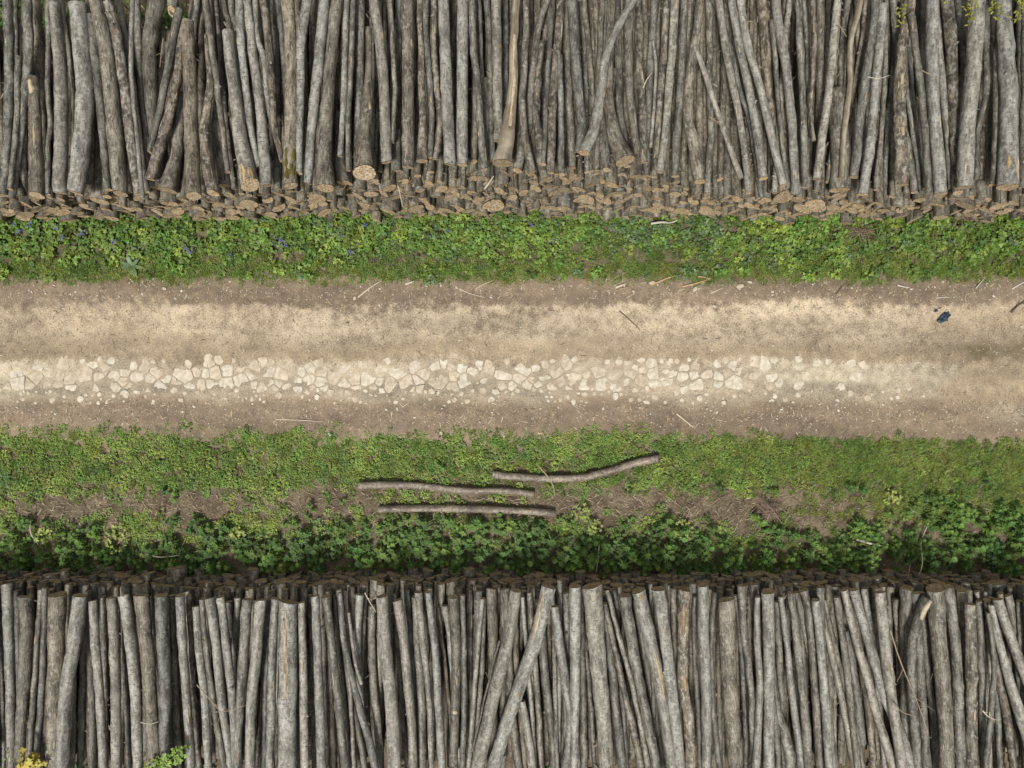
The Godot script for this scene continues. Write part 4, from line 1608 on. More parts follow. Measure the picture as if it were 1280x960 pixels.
func make_greenery():
	var broad: Array[ArrayMesh] = [broad_clump(11, 0.14, 0.070, 0.22), broad_clump(10, 0.13, 0.080, 0.26), broad_clump(14, 0.15, 0.055, 0.16)]
	var star: Array[ArrayMesh] = [star_clump(3, 0.14, 0.155, 0.26), star_clump(3, 0.16, 0.14, 0.32)]
	var tuft: Array[ArrayMesh] = [grass_tuft(34, 0.09, 0.20), grass_tuft(28, 0.08, 0.26), grass_tuft(36, 0.11, 0.13)]
	var small: Array[ArrayMesh] = [small_patch(46, 0.13, 0.035, 0.07), small_patch(40, 0.12, 0.045, 0.10)]
	var bright := Color(0.31, 0.44, 0.085)
	var lush := Color(0.135, 0.265, 0.046)
	var deep := Color(0.08, 0.16, 0.036)
	var olive := Color(0.265, 0.335, 0.085)
	var cool := Color(0.17, 0.26, 0.12)
	var put_in := {}
	for k in ["b0", "b1", "b2", "s0", "s1", "t0", "t1", "t2", "m0", "m1"]:
		put_in[k] = [[] as Array[Transform3D], PackedColorArray()]
	var add := func(key: String, p: Vector3, size: float, c: Color):
		put_in[key][0].append(stand(p, size))
		put_in[key][1].append(shade_of(c))
	# the strip beneath the upper stack
	for i in 6200:
		var px := rr(-330, 1610)
		var py := rr(256, 352)
		var wv := patch.get_noise_2d(px * 0.02, py * 0.02)
		var w2 := patch.get_noise_2d(px * 0.05 + 50.0, py * 0.05)
		var edge := 346.0 + 10.0 * patch.get_noise_2d(px * 0.03, 7.0) + (8.0 if px > 960 else 0.0) - (12.0 if px > 700 and px < 880 else 0.0)
		var p := spot(px, py)
		var grassy := clampf(smooth(edge - 40, edge - 14, py) * 1.3 + (0.35 if px > 1000 else 0.0) + w2 * 0.5, 0, 1)
		if py > edge + rr(-6, 16):
			continue
		if rng.randf() < grassy * 0.85:
			var key: String = ["t0", "t2", "t2", "m0"][rng.randi() % 4] if py > edge - 26 else ["t0", "t1", "t1", "m0"][rng.randi() % 4]
			add.call(key, p, rr(0.6, 1.0) * (0.65 if py > edge - 8 else 1.0), olive.lerp(lush, clampf(0.5 + wv, 0, 1)))
		else:
			var t := clampf(0.5 + w2 * 1.2, 0, 1)
			var c := lush.lerp(bright, t * clampf(0.8 + wv * 0.8, 0.3, 1.0))
			if rng.randf() < 0.1: c = cool
			if px > 760 and px < 900 and rng.randf() < 0.5: c = cool
			add.call(["b0", "b1", "b2"][rng.randi() % 3], p, rr(0.6, 1.15), c)
	# the verge before the lower stack
	for i in 15000:
		var px := rr(-330, 1610)
		var py := rr(530, 722)
		var w1 := patch.get_noise_2d(px * 0.018, py * 0.024 + 90.0)
		var w2 := patch.get_noise_2d(px * 0.055, py * 0.055 + 20.0)
		var edge := 529.0 + 7.0 * smooth(100, 500, px) + 7.0 * patch.get_noise_2d(px * 0.03, 99.0) + 10.0 * smooth(700, 1280, px) + 8.0 * smooth(1080, 1280, px)
		if py < edge + rr(-4, 12):
			continue
		var p := spot(px, py)
		if near_fallen(px, py) and rng.randf() < 0.6:
			continue
		# bare, littered ground between the grass and the lush plants
		var bare_mid := 636.0 - 8.0 * smooth(0, 300, px) + (6.0 * smooth(600, 900, px))
		var bare := exp(-pow((py - bare_mid) / lerpf(19.0, 31.0, smooth(650, 900, px)), 2)) * (1.0 - smooth(1060, 1200, px))
		if px > 400 and px < 740: bare *= 0.85
		bare = clampf(bare * 1.15 + w1 * 0.7 - 0.12, 0, 1)
		if rng.randf() < bare * 0.97:
			continue
		var w3 := patch.get_noise_2d(px * 0.09 + 400.0, py * 0.12)
		var in_lush := smooth(622, 692, py + w1 * 80.0 + w3 * 45.0)
		if px > 1040: in_lush = smooth(590, 670, py + w1 * 50.0)
		if rng.randf() < in_lush:
			if py > 716 - 6.0 * rng.randf(): continue
			if rng.randf() < 0.42 + w2 * 1.0 + w3 * 1.1: continue
			var kind := rng.randf() + w2 * 0.7 - (0.1 if px > 260 and px < 920 else 0.0)
			var tone := lush.lerp(deep, clampf(0.45 - w1, 0, 1)).lerp(bright, clampf(w2 * 1.1 - 0.05, 0, 0.55))
			var size := rr(0.45, 1.0) * (1.15 if w3 < 0.0 else 0.85)
			if kind < 0.52:
				add.call(["s0", "s1"][rng.randi() % 2], p, size, tone)
			elif kind < 0.76:
				add.call(["b0", "b1", "b2"][rng.randi() % 3], p, size, tone)
			elif kind < 0.9:
				add.call(["m0", "m1"][rng.randi() % 2], p, rr(0.8, 1.4), tone.lerp(bright, 0.3))
			else:
				add.call("t1", p, rr(0.6, 1.0), lush.lerp(olive, 0.5))
		else:
			var grassy := clampf(0.25 + smooth(820, 1060, px) * 0.6 + w2 * 0.6, 0.05, 0.97)
			if rng.randf() < grassy:
				add.call(["t0", "t2", "t2"][rng.randi() % 3], p, rr(0.5, 0.85), olive.lerp(lush, clampf(0.3 + w1, 0, 1)))
			else:
				var c := bright if w2 > -0.12 else lush.lerp(bright, 0.4)
				c = c.lerp(lush, clampf(0.2 + w1 * 1.2, 0.0, 0.6))
				var key: String = ["m0", "m1", "b2", "m1"][rng.randi() % 4]
				add.call(key, p, rr(0.55, 1.0), c)
	# fine short grass through both verges, thickest on the far half of the lower one
	for i in 13000:
		var px := rr(-330, 1610)
		var py := rr(534, 650) if i % 5 else rr(330, 356)
		var w1 := patch.get_noise_2d(px * 0.02 + 9.0, py * 0.03)
		if i % 5 and rng.randf() > 0.25 + 0.75 * smooth(760, 1040, px) + w1 * 0.5:
			continue
		if i % 5 and (py < 540.0 + 14.0 * smooth(700, 1280, px) + rr(-8, 12) or (py > 606 and rng.randf() > smooth(960, 1120, px)) or (near_fallen(px, py) and rng.randf() < 0.7)):
			continue
		add.call(["t0", "t2", "t2"][rng.randi() % 3], spot(px, py), rr(0.5, 0.9), olive.lerp(lush, clampf(0.25 + w1 * 1.2, 0, 1)))
	# behind the stacks
	for i in 1500:
		var z := rr(-11.5, -8.3) if i % 2 == 0 else rr(9.6, 12.5)
		var p := Vector3(rr(-17, 17), 0, z)
		p.y = ground_height(p.x, p.z)
		add.call(["b0", "b1", "t1"][rng.randi() % 3], p, rr(1.0, 2.0), lush)
	var names := {"b": ["leafy_ground_cover", "low broad-leaved ground cover of both verges"], "s": ["whorled_weeds", "dark star-leaved weeds massed along the lower stack"], "t": ["verge_grass", "short tufted grass of the verges"], "m": ["small_leaved_ground_cover", "tiny-leaved bright green ground cover beside the track"]}
	var meshes := {"b0": broad[0], "b1": broad[1], "b2": broad[2], "s0": star[0], "s1": star[1], "t0": tuft[0], "t1": tuft[1], "t2": tuft[2], "m0": small[0], "m1": small[1]}
	for k in put_in:
		scatter(names[k[0]][0], meshes[k], M.leaf, put_in[k][0], put_in[k][1], names[k[0]][1])
	single_plants()

func near_fallen(px: float, py: float) -> bool:
	var a: bool = px > 446 and px < 670 and absf(py - (605.0 + (px - 446.0) * 0.05)) < 8.0
	var b: bool = px > 470 and px < 697 and absf(py - (634.5 + (px - 470.0) * 0.025)) < 8.0
	var yc := 595.0 if px < 720 else 597.0 - (px - 720.0) * 0.235
	var c: bool = px > 614 and px < 826 and absf(py - yc) < 9.0
	return a or b or c

func tinted_mesh(src: SurfaceTool) -> ArrayMesh:
	return finish(src)

func plant(called: String, label: String, category: String, px: float, py: float, group: String, stem_tall: float, leaves: Mesh, tint: Color):
	var t := thing(called, label, category, spot(px, py), group)
	var st := curve_through(PackedVector3Array([Vector3(0, -0.03, 0), Vector3(rr(-0.02, 0.02), stem_tall * 0.5, rr(-0.02, 0.02)), Vector3(rr(-0.03, 0.03), stem_tall, rr(-0.03, 0.03))]), PackedFloat32Array([0.008, 0.006, 0.004]), 0.08, 0.0, px)
	var arr := fresh_arrays()
	stick_surface(st, 5, px, tint * 0.8, Vector2.ZERO, [], arr)
	put("stem", mesh_of(arr), M.straw, t)
	put("foliage", leaves, M.leaf, t)

func star_plant_mesh(long: float, tall: float, tiers: int, tint: Color) -> ArrayMesh:
	var st := begin()
	for tier in tiers:
		var k := float(tier) / maxf(1, tiers - 1)
		var n := rng.randi_range(7, 10)
		var t0 := rr(0, TAU)
		var c := shade_of(tint)
		for i in n:
			leaf_blade(st, Vector3(0, tall * (0.4 + 0.6 * k), 0), t0 + TAU * i / n + rr(-0.15, 0.15), 0.1 + 0.55 * k, long * (1.0 - 0.5 * k) * rr(0.85, 1.1), long * 0.17, rr(0.15, 0.35), c)
	return finish(st)

func bush_mesh(leaves: int, spread: float, size: float, tall: float, tint: Color) -> ArrayMesh:
	var st := begin()
	for i in leaves:
		var a := rr(0, TAU)
		var r := spread * sqrt(rng.randf())
		leaf_fan(st, Vector3(cos(a) * r, tall * rr(0.3, 1.0) * (1.0 - 0.3 * r / spread), sin(a) * r), rr(0, TAU), rr(-0.5, 0.35), size * rr(0.6, 1.15), 3 + rng.randi() % 3, shade_of(tint))
	return finish(st)

func dock_mesh(leaves: int, long: float, tint: Color) -> ArrayMesh:
	var st := begin()
	for i in leaves:
		leaf_blade(st, Vector3(0, 0.03, 0), TAU * i / leaves + rr(-0.3, 0.3), rr(0.35, 0.8), long * rr(0.7, 1.1), long * 0.28, rr(0.25, 0.45), shade_of(tint))
	return finish(st)

func grass_mesh(blades: int, spread: float, long: float, tint: Color) -> ArrayMesh:
	var st := begin()
	for i in blades:
		var a := rr(0, TAU)
		var r := spread * sqrt(rng.randf())
		leaf_blade(st, Vector3(cos(a) * r, 0, sin(a) * r), a + rr(-0.8, 0.8), rr(0.5, 1.3), long * rr(0.6, 1.1), rr(0.008, 0.014), rr(0.2, 0.6), shade_of(tint))
	return finish(st)

func make_star_row():
	# the biggest star-leaved plants along the lower stack, named along the row
	var places := [60, 694, 268, 706, 322, 690, 376, 692, 428, 672, 452, 700, 482, 690, 516, 704, 546, 688, 574, 672, 600, 694, 634, 704, 662, 700, 690, 674, 704, 694, 738, 700, 778, 702, 806, 690, 832, 704, 862, 690, 902, 702, 960, 696, 1006, 690, 1032, 706, 1180, 694, 1216, 682]
	var n: int = places.size() / 2
	for i in n:
		var px: float = places[i * 2]
		var py: float = places[i * 2 + 1]
		var near := "bushy yellow plant" if px < 400 else ("parallel fallen logs" if px < 640 else ("thin upright stick" if px < 900 else "short pale stick"))
		var l := "star-leaved weed at the lower stack's foot, %s along, near the %s" % [["first", "second", "third", "fourth", "fifth", "sixth", "seventh", "eighth", "ninth", "tenth", "eleventh", "twelfth", "thirteenth", "fourteenth", "fifteenth", "sixteenth", "seventeenth", "eighteenth", "nineteenth", "twentieth", "twenty-first", "twenty-second", "twenty-third", "twenty-fourth", "twenty-fifth", "twenty-sixth"][i], near]
		plant("star_leaved_weed", l, "weed", px, py, "star-leaved weeds along the lower stack", 0.34, star_plant_mesh(rr(0.17, 0.23), 0.36, 4, Color(0.115, 0.215, 0.045)), Color(0.115, 0.215, 0.045))

func single_plants():
	make_star_row()
	var b := Color(0.30, 0.38, 0.095)
	for q in [[150, 672, 0.34, "broad pale-green bush at the lower stack, largest of the verge's bushes"], [62, 668, 0.22, "small yellow-green bush beside a slanting pale stem"], [726, 640, 0.24, "yellowish lobed-leaf plant growing at the tip of the lowest fallen log"], [742, 658, 0.2, "lobed-leaf plant just behind the yellowish one by the fallen log's tip"], [852, 662, 0.26, "pale olive lobed-leaf plant alone among dark star-leaved weeds"], [300, 668, 0.2, "low yellow-green plant among dead stems"], [1112, 620, 0.22, "fresh green rosette plant in bare brown litter"]]:
		plant("leafy_plant", q[3], "plant", q[0], q[1], "", 0.22, bush_mesh(int(q[2] * 150), q[2], 0.062, 0.32, b), b)
	plant("dock_plant", "blue-green dock with long leaves at the track edge below the upper stack", "plant", 166, 333, "", 0.06, dock_mesh(11, 0.34, Color(0.15, 0.24, 0.11)), Color(0.12, 0.2, 0.1))
	plant("dock_plant", "dark green dock with broad leaves in the lower verge's corner", "plant", 8, 600, "", 0.06, dock_mesh(12, 0.27, Color(0.085, 0.16, 0.055)), Color(0.1, 0.2, 0.1))
	for q in [[505, 342, "green grass tuft at the track edge below the splintered log end"], [752, 296, "largest fan of long grass in the upper verge"], [1092, 300, "bright grass tuft beside a patch of dead bramble"], [1150, 306, "dark dense grass tuft below ragged log ends"], [598, 340, "small grass tuft by two crossed straws"], [880, 318, "dark grass tuft above scattered straws"]]:
		plant("grass_tuft", q[2], "grass tuft", q[0], q[1], "", 0.03, grass_mesh(70, 0.10, 0.34, Color(0.13, 0.22, 0.06)), Color(0.13, 0.22, 0.06))
	# bluebells in the upper verge
	var bells := [24, 284, 33, 292, 46, 284, 79, 287, 86, 300, 108, 295, 150, 305, 238, 314, 244, 317, 292, 322, 355, 302, 363, 309, 430, 298, 441, 318, 458, 283, 606, 270, 664, 284, 560, 292]
	for i in bells.size() / 2:
		var p := spot(bells[i * 2], bells[i * 2 + 1])
		var t := thing("bluebell", "small violet-blue bluebell flower in the leaves below the upper stack", "flower", p, "bluebells below the upper stack")
		var st := begin()
		for k in 9:
			leaf_blade(st, Vector3(rr(-0.05, 0.05), 0.24 + rr(0, 0.06), rr(-0.05, 0.05)), rr(0, TAU), rr(-0.3, 0.6), rr(0.03, 0.05), 0.024, 0.2, Color(0.13, 0.13, 0.38) * rr(0.8, 1.3))
		put("flower_head", finish(st), M.petal, t)
		var sg := begin()
		leaf_blade(sg, Vector3.ZERO, rr(0, TAU), 1.45, 0.26, 0.008, 0.0, Color(0.1, 0.18, 0.05))
		put("stem", finish(sg), M.leaf, t)
	for q in [[1072, 292, 16, "tangle of dead brown bramble in the grass beneath ragged log ends"], [1198, 268, 14, "dry dark brushwood at the stack's foot near the white-scarred log"], [958, 636, 12, "tangle of dead grey stems on the bare litter of the lower verge"]]:
		var t := thing("dead_bramble", q[3], "bramble", spot(q[0], q[1]))
		for k in q[2]:
			var a := rr(0, TAU)
			var long := rr(0.2, 0.5)
			var st := curve_through(PackedVector3Array([Vector3(-cos(a) * long, rr(0.1, 0.25), -sin(a) * long), Vector3(rr(-0.1, 0.1), rr(0.2, 0.34), rr(-0.1, 0.1)), Vector3(cos(a) * long, rr(0.05, 0.25), sin(a) * long)]), PackedFloat32Array([0.009, 0.008, 0.005]), 0.1, 0.02, k + q[0])
			var arr := fresh_arrays()
			stick_surface(st, 5, k, Color(0.30, 0.21, 0.17) * rr(0.6, 1.2), Vector2.ZERO, [], arr)
			put("stem", mesh_of(arr), M.straw, t)
	overhang()

func spray(t: Node3D, from: Vector3, to: Vector3, leaves: int, size: float, spread: float, tint: Color, lobes: int):
	var st := curve_through(PackedVector3Array([from, from.lerp(to, 0.5) + Vector3(0, 0.05, 0), to]), PackedFloat32Array([0.012, 0.008, 0.004]), 0.1, 0.02, size * 40.0)
	var arr := fresh_arrays()
	stick_surface(st, 6, 1.0, Color(0.16, 0.13, 0.08), Vector2.ZERO, [], arr)
	put("twig", mesh_of(arr), M.straw, t)
	var sf := begin()
	for i in leaves:
		var k := rr(0.1, 1.0)
		var p := from.lerp(to, k) + Vector3(rr(-1, 1), rr(-0.6, 0.8), rr(-1, 1)) * spread
		if lobes > 0:
			leaf_fan(sf, p, rr(0, TAU), rr(-0.5, 0.4), size * rr(0.6, 1.1), lobes, shade_of(tint))
		else:
			leaf_blade(sf, p, rr(0, TAU), rr(-0.4, 0.4), size * rr(0.8, 1.3), size * 0.4, 0.3, shade_of(tint))
	put("foliage", finish(sf), M.leaf, t)

func overhang():
	# shoots that rise behind the stacks and lean over their far ends
	var y := 3.0
	var tips := [[1128, 34, 1122, -40, 26], [1212, 30, 1216, -40, 30], [1246, 22, 1240, -50, 30], [1272, 28, 1284, -40, 34], [1176, 2, 1180, -50, 16]]
	var names := ["two small leaf bunches hanging beside the fat smooth log", "yellow-green leaf bunch hanging over the fat smooth log's far end", "yellow-green shoot between the two hanging leaf bunches", "outermost yellow-green shoot in the corner over the white-scarred log", "small dim shoot between hanging leaf bunches"]
	for i in tips.size():
		var q: Array = tips[i]
		var to := at(q[0], q[1], y)
		var from := at(q[2], q[3], y - 0.15)
		var t := thing("leafy_shoot", names[i], "branch", from)
		# the shoot's own stem, down to the ground behind the stack
		var foot := Vector3(0.1, -from.y, -0.9)
		var st := curve_through(PackedVector3Array([foot, Vector3(0.05, -1.2, -0.5), Vector3.ZERO]), PackedFloat32Array([0.03, 0.022, 0.012]), 0.3, 0.03, q[0])
		var arr := fresh_arrays()
		stick_surface(st, 6, 1.0, Color(0.16, 0.13, 0.08), Vector2.ZERO, [], arr)
		put("stem", mesh_of(arr), M.straw, t)
		spray(t, Vector3.ZERO, to - from, q[4] * 2, 0.085, 0.10, Color(0.26, 0.28, 0.04), 0)
	for q in [[40, 952, 30, 985, 62, "yellowing broad-leaved bush poking over the lower stack's back edge", 0.13, 0.27, Color(0.44, 0.38, 0.06), 4], [232, 940, 176, 968, 150, "bright green small-leaved spray lying over the lower stack's back edge", 0.055, 0.16, Color(0.24, 0.40, 0.05), 3], [12, 942, 4, 990, 20, "dim green shoot beside the yellowing bush", 0.06, 0.1, Color(0.13, 0.19, 0.04), 3]]:
		var to := at(q[0], q[1], 1.95)
		var from := at(q[2], q[3], 1.6)
		var t := thing("leafy_shoot", q[5], "branch", from)
		var st := curve_through(PackedVector3Array([Vector3(0, -from.y, 0.5), Vector3(0, -0.7, 0.4), Vector3.ZERO]), PackedFloat32Array([0.03, 0.022, 0.012]), 0.3, 0.03, q[0])
		var arr := fresh_arrays()
		stick_surface(st, 6, 1.0, Color(0.16, 0.13, 0.08), Vector2.ZERO, [], arr)
		put("stem", mesh_of(arr), M.straw, t)
		spray(t, Vector3.ZERO, to - from, q[4], q[6], q[7], q[8], q[9])
	for q in [[62, 2, "green bush behind the upper stack, the one nearest its end"], [92, 0, "green bush behind the upper stack beyond the fat bent log"], [150, 2, "green bush behind the upper stack next to a cut log end"], [205, 8, "small green shoot beside the round cut log end"]]:
		var p := at(q[0], q[1], 1.2)
		p.y = 0.0
		var t := thing("bush", q[2], "bush", p)
		put("foliage", bush_mesh(90, 0.42, 0.075, 1.5, Color(0.13, 0.2, 0.04)), M.leaf, t)
		var st := curve_through(PackedVector3Array([Vector3(0, -0.05, 0), Vector3(0.03, 0.5, 0), Vector3(0, 1.1, 0)]), PackedFloat32Array([0.025, 0.02, 0.01]), 0.2, 0.02, q[0])
		var arr := fresh_arrays()
		stick_surface(st, 6, 1.0, Color(0.16, 0.13, 0.08), Vector2.ZERO, [], arr)
		put("stem", mesh_of(arr), M.straw, t)

# ---------------------------------------------------------------- litter, pebbles, sticks
func sliver_mesh() -> ArrayMesh:
	var st := begin()
	st.set_color(Color.WHITE)
	var pts := [Vector3(-0.5, 0, -0.06), Vector3(-0.1, 0.03, -0.09), Vector3(0.5, 0, -0.03), Vector3(0.45, 0, 0.05), Vector3(-0.05, 0.04, 0.08), Vector3(-0.45, 0, 0.05)]
	for t in [[0, 1, 5], [1, 4, 5], [1, 2, 4], [2, 3, 4]]:
		tri(st, pts[t[0]], pts[t[2]], pts[t[1]])
	return finish(st)

func pebble_mesh(sd: int) -> ArrayMesh:
	var s := SphereMesh.new()
	s.radius = 0.5
	s.height = 1.0
	s.radial_segments = 7
	s.rings = 4
	var src := s.get_mesh_arrays()
	var v: PackedVector3Array = src[Mesh.ARRAY_VERTEX]
	var st := begin()
	st.set_color(Color.WHITE)
	for i in src[Mesh.ARRAY_INDEX]:
		var p := v[i]
		st.add_vertex(p * (1.0 + 0.45 * lump.get_noise_3d(p.x * 1.7 + sd, p.y * 1.7, p.z * 1.7)) * Vector3(1, 0.6, 0.8))
	return finish(st)

func track_spot(px: float, py: float) -> Vector3:
	var p := at(px, py)
	p.y = track_height(p.x, p.z)
	return p

func make_litter():
	var sl := sliver_mesh()
	var where: Array[Transform3D] = []
	var tints := PackedColorArray()
	var tones: Array[Color] = [Color(0.52, 0.40, 0.24), Color(0.62, 0.52, 0.36), Color(0.34, 0.25, 0.15), Color(0.20, 0.15, 0.10), Color(0.70, 0.62, 0.48)]
	for i in 30000:
		var px := rr(-300, 1580)
		var py := rr(347, 548)
		var dense := exp(-pow((py - 362.0) / 14.0, 2)) * 0.55 + exp(-pow((py - 517.0) / 15.0, 2)) + 0.2 * smooth(372, 392, py) * (1.0 - smooth(432, 452, py)) + 0.07
		if rng.randf() > dense * clampf(0.9 + patch.get_noise_2d(px * 0.06, py * 0.12) * 2.6, 0.05, 2.0):
			continue
		var p := track_spot(px, py)
		p.y += 0.004
		var long := rr(0.03, 0.09) if rng.randf() < 0.85 else rr(0.09, 0.2)
		where.append(Transform3D(Basis(Vector3.UP, rr(0, TAU)) * Basis(Vector3.BACK, rr(-0.12, 0.12)) * Basis.from_scale(Vector3(long, rr(0.04, 0.1), rr(0.04, 0.11))), p))
		tints.append(tones[rng.randi() % 5] * rr(0.7, 1.1))
	scatter("wood_chips", sl, M.straw, where, tints, "wood chips and straw bits strewn along the track's edges")
	# dead stems on the bare ground of the verge
	where = []
	tints = PackedColorArray()
	for i in 20000:
		var px := rr(-300, 1580)
		var py := rr(560, 716)
		var bare_mid := 636.0 - 8.0 * smooth(0, 300, px) + 6.0 * smooth(600, 900, px)
		if rng.randf() > exp(-pow((py - bare_mid) / 24.0, 2)) + 0.12:
			continue
		var p := spot(px, py)
		p.y += rr(0.004, 0.05)
		where.append(Transform3D(Basis(Vector3.UP, rr(-1.2, 1.2)) * Basis(Vector3.BACK, rr(-0.3, 0.3)) * Basis.from_scale(Vector3(rr(0.03, 0.15) if rng.randf() < 0.9 else rr(0.15, 0.3), rr(0.04, 0.1), rr(0.05, 0.11))), p))
		tints.append([Color(0.40, 0.31, 0.21), Color(0.27, 0.20, 0.14), Color(0.55, 0.45, 0.33), Color(0.17, 0.12, 0.085)][rng.randi() % 4] * rr(0.7, 1.1))
	scatter("dead_stems", sl, M.straw, where, tints, "dead stems and leaf litter on the bare strip of the verge")
	# bark scraps caught between the logs
	where = []
	tints = PackedColorArray()
	for i in 5200:
		var up := i % 2 == 0
		var y := (UPPER_TOP if up else LOWER_TOP) + rr(-0.42, -0.25)
		var p := at(rr(-200, 1480), rr(-30, 238) if up else rr(745, 1010), y)
		where.append(Transform3D(Basis(Vector3.UP, rr(0, TAU)) * Basis(Vector3.BACK, rr(-0.5, 0.5)) * Basis.from_scale(Vector3(rr(0.04, 0.16), rr(0.1, 0.3), rr(0.08, 0.25))), p))
		tints.append([Color(0.26, 0.21, 0.15), Color(0.17, 0.14, 0.11), Color(0.40, 0.33, 0.25), Color(0.24, 0.225, 0.20)][rng.randi() % 4] * rr(0.6, 1.0))
	scatter("bark_litter", sl, M.straw, where, tints, "bark scraps caught in the gaps between stacked logs")
	# pebbles
	for k in 2:
		where = []
		tints = PackedColorArray()
		for i in 2600:
			var px := rr(-300, 1580)
			var py := rr(349, 546)
			var dense := exp(-pow((py - 364.0) / 12.0, 2)) + exp(-pow((py - 510.0) / 14.0, 2)) * 0.8 + 0.22
			if rng.randf() > dense:
				continue
			var p := track_spot(px, py)
			var s := rr(0.012, 0.035) if rng.randf() < 0.88 else rr(0.035, 0.075)
			p.y += s * 0.12
			where.append(Transform3D(Basis(Vector3.UP, rr(0, TAU)) * Basis(Vector3.RIGHT, rr(-0.3, 0.3)) * Basis.from_scale(Vector3.ONE * s * Vector3(rr(0.9, 1.3), 1, 1)), p))
			tints.append(Color(0.66, 0.58, 0.45).lerp(Color(0.85, 0.80, 0.70), rng.randf()) * rr(0.6, 1.0))
		scatter("gravel", pebble_mesh(k * 9 + 3), M.straw, where, tints, "small pale pebbles strewn over the dirt track")
	# single stones lying loose
	for q in [[924, 358, 10, "flat oval buff stone at the grass edge beyond the straws"], [936, 353, 6, "white pebble touching the flat oval buff stone"], [892, 383, 6, "white pebble on the worn lane, alone below the oval stone"], [207, 361, 6, "tan pebble pair member nearest the dock plant"], [444, 373, 6, "cream pebble near the end of the slanting straw"], [571, 360, 5, "white pebble beside the crossing straws"], [994, 386, 6, "whitish pebble among twigs on the dark end of the track"], [1025, 386, 5, "cream pebble close to the leaning dark twig"], [552, 541, 6, "pinkish stone in a bare notch of the lower verge"], [1220, 568, 6, "cream pebble in short grass at the track's far corner"], [1229, 566, 4, "tiny cream pebble paired with a bigger one in short grass"], [1276, 408, 5, "small pale stone by the dark forked twig"], [868, 362, 9, "pale angular stone under the crossed orange straws"], [814, 354, 8, "buff stone at the foot of the long curved straw"]]:
		var p := track_spot(q[0], q[1]) if q[1] < 545 else spot(q[0], q[1])
		var s: float = q[2] / LANE
		var o := put("loose_stone", pebble_mesh(int(q[0])), plain_stone(), self)
		o.position = p + Vector3(0, s * 0.16, 0)
		o.rotation.y = q[0]
		o.scale = Vector3(s, s * 0.7, s * 0.85)
		tag(o, q[3], "stone")
	# a crumpled blue scrap
	var scrap := thing("plastic_scrap", "crumpled dark blue plastic scrap with a stalk of straw beside it", "litter", track_spot(1179, 397))
	var st := begin()
	var cols := 9
	var pts := []
	for j in 7:
		for i in cols:
			var u := i / 8.0 - 0.5
			var v := j / 6.0 - 0.5
			var fat := sqrt(maxf(0.03, 1.0 - 4.0 * u * u)) * rr(0.7, 1.2)
			pts.append(Vector3(u * 0.32 + rr(-0.025, 0.025), 0.01 + 0.07 * fat * (1.0 - 4.0 * v * v) * rr(0.3, 1.3), v * 0.24 * fat - u * 0.16 + rr(-0.02, 0.02)))
	for j in 6:
		for i in cols - 1:
			var a := j * cols + i
			st.set_color(Color(1, 1, 1) * rr(0.6, 1.3))
			tri(st, pts[a], pts[a + cols], pts[a + 1])
			tri(st, pts[a + 1], pts[a + cols], pts[a + cols + 1])
	put("crumpled_sheet", finish(st), M.plastic, scrap)
	st = begin()
	for i in 9:
		st.set_color(Color(0.35, 0.35, 0.4))
		leaf_blade(st, Vector3(rr(-0.28, 0.12), 0.01, rr(-0.24, -0.05)), rr(0, TAU), 0.3, rr(0.06, 0.16), 0.03, 0.3, Color(0.3, 0.32, 0.4))
	put("torn_shred", finish(st), M.plastic, scrap)

func plain_stone() -> Material:
	return M.straw_stone if M.has("straw_stone") else make_plain_stone()

func make_plain_stone() -> Material:
	var m := plain("straw_stone", Color(0.64, 0.60, 0.54), 0.9)
	return m

func stick_thing(label: String, places: Array, wide: float, col: Color, lift: float, y := -1.0, called := "stick", forks := 0):
	# a single twig: places are pairs along it
	var pts := PackedVector3Array()
	var rad := PackedFloat32Array()
	var n: int = places.size() / 2
	for i in n:
		var p := at(places[i * 2], places[i * 2 + 1], maxf(y, 0.0))
		if y < 0.0:
			p.y = maxf(track_height(p.x, p.z), ground_height(p.x, p.z)) + lift * (0.6 + 0.4 * sin(i * 2.0))
		pts.append(p)
		rad.append((wide * 0.7 if called == "dry_twig" else wide * 0.85) * 0.5 / LANE * lerpf(1.0, 0.55, float(i) / maxf(1, n - 1)))
	var base := pts[0]
	for i in n:
		pts[i] -= base
	var t := thing(called, label, "stick", base)
	var o := curve_through(pts, rad, 0.08, 0.006, places[0])
	var arr := fresh_arrays()
	stick_surface(o, 6, places[0], col, Vector2.ZERO, [], arr)
	put("shaft", mesh_of(arr), M.straw, t)
	for f in forks:
		var k := int(o.mid.size() * rr(0.3, 0.8))
		var d := o.side[k].cross(o.up[k]) * -1.0
		var tip := o.mid[k] + (d * rr(0.5, 0.9) + o.side[k] * (rr(0.4, 0.9) * (1 if f % 2 else -1)) + Vector3(0, 0.15, 0)) * o.length * rr(0.15, 0.35)
		var s2 := curve_through(PackedVector3Array([o.mid[k], o.mid[k].lerp(tip, 0.5) + Vector3(0, 0.01, 0), tip]), PackedFloat32Array([o.r[k] * 0.7, o.r[k] * 0.5, o.r[k] * 0.3]), 0.06, 0.004, f + 3.0)
		arr = fresh_arrays()
		stick_surface(s2, 5, f, col, Vector2.ZERO, [], arr)
		put("side_twig", mesh_of(arr), M.straw, t)

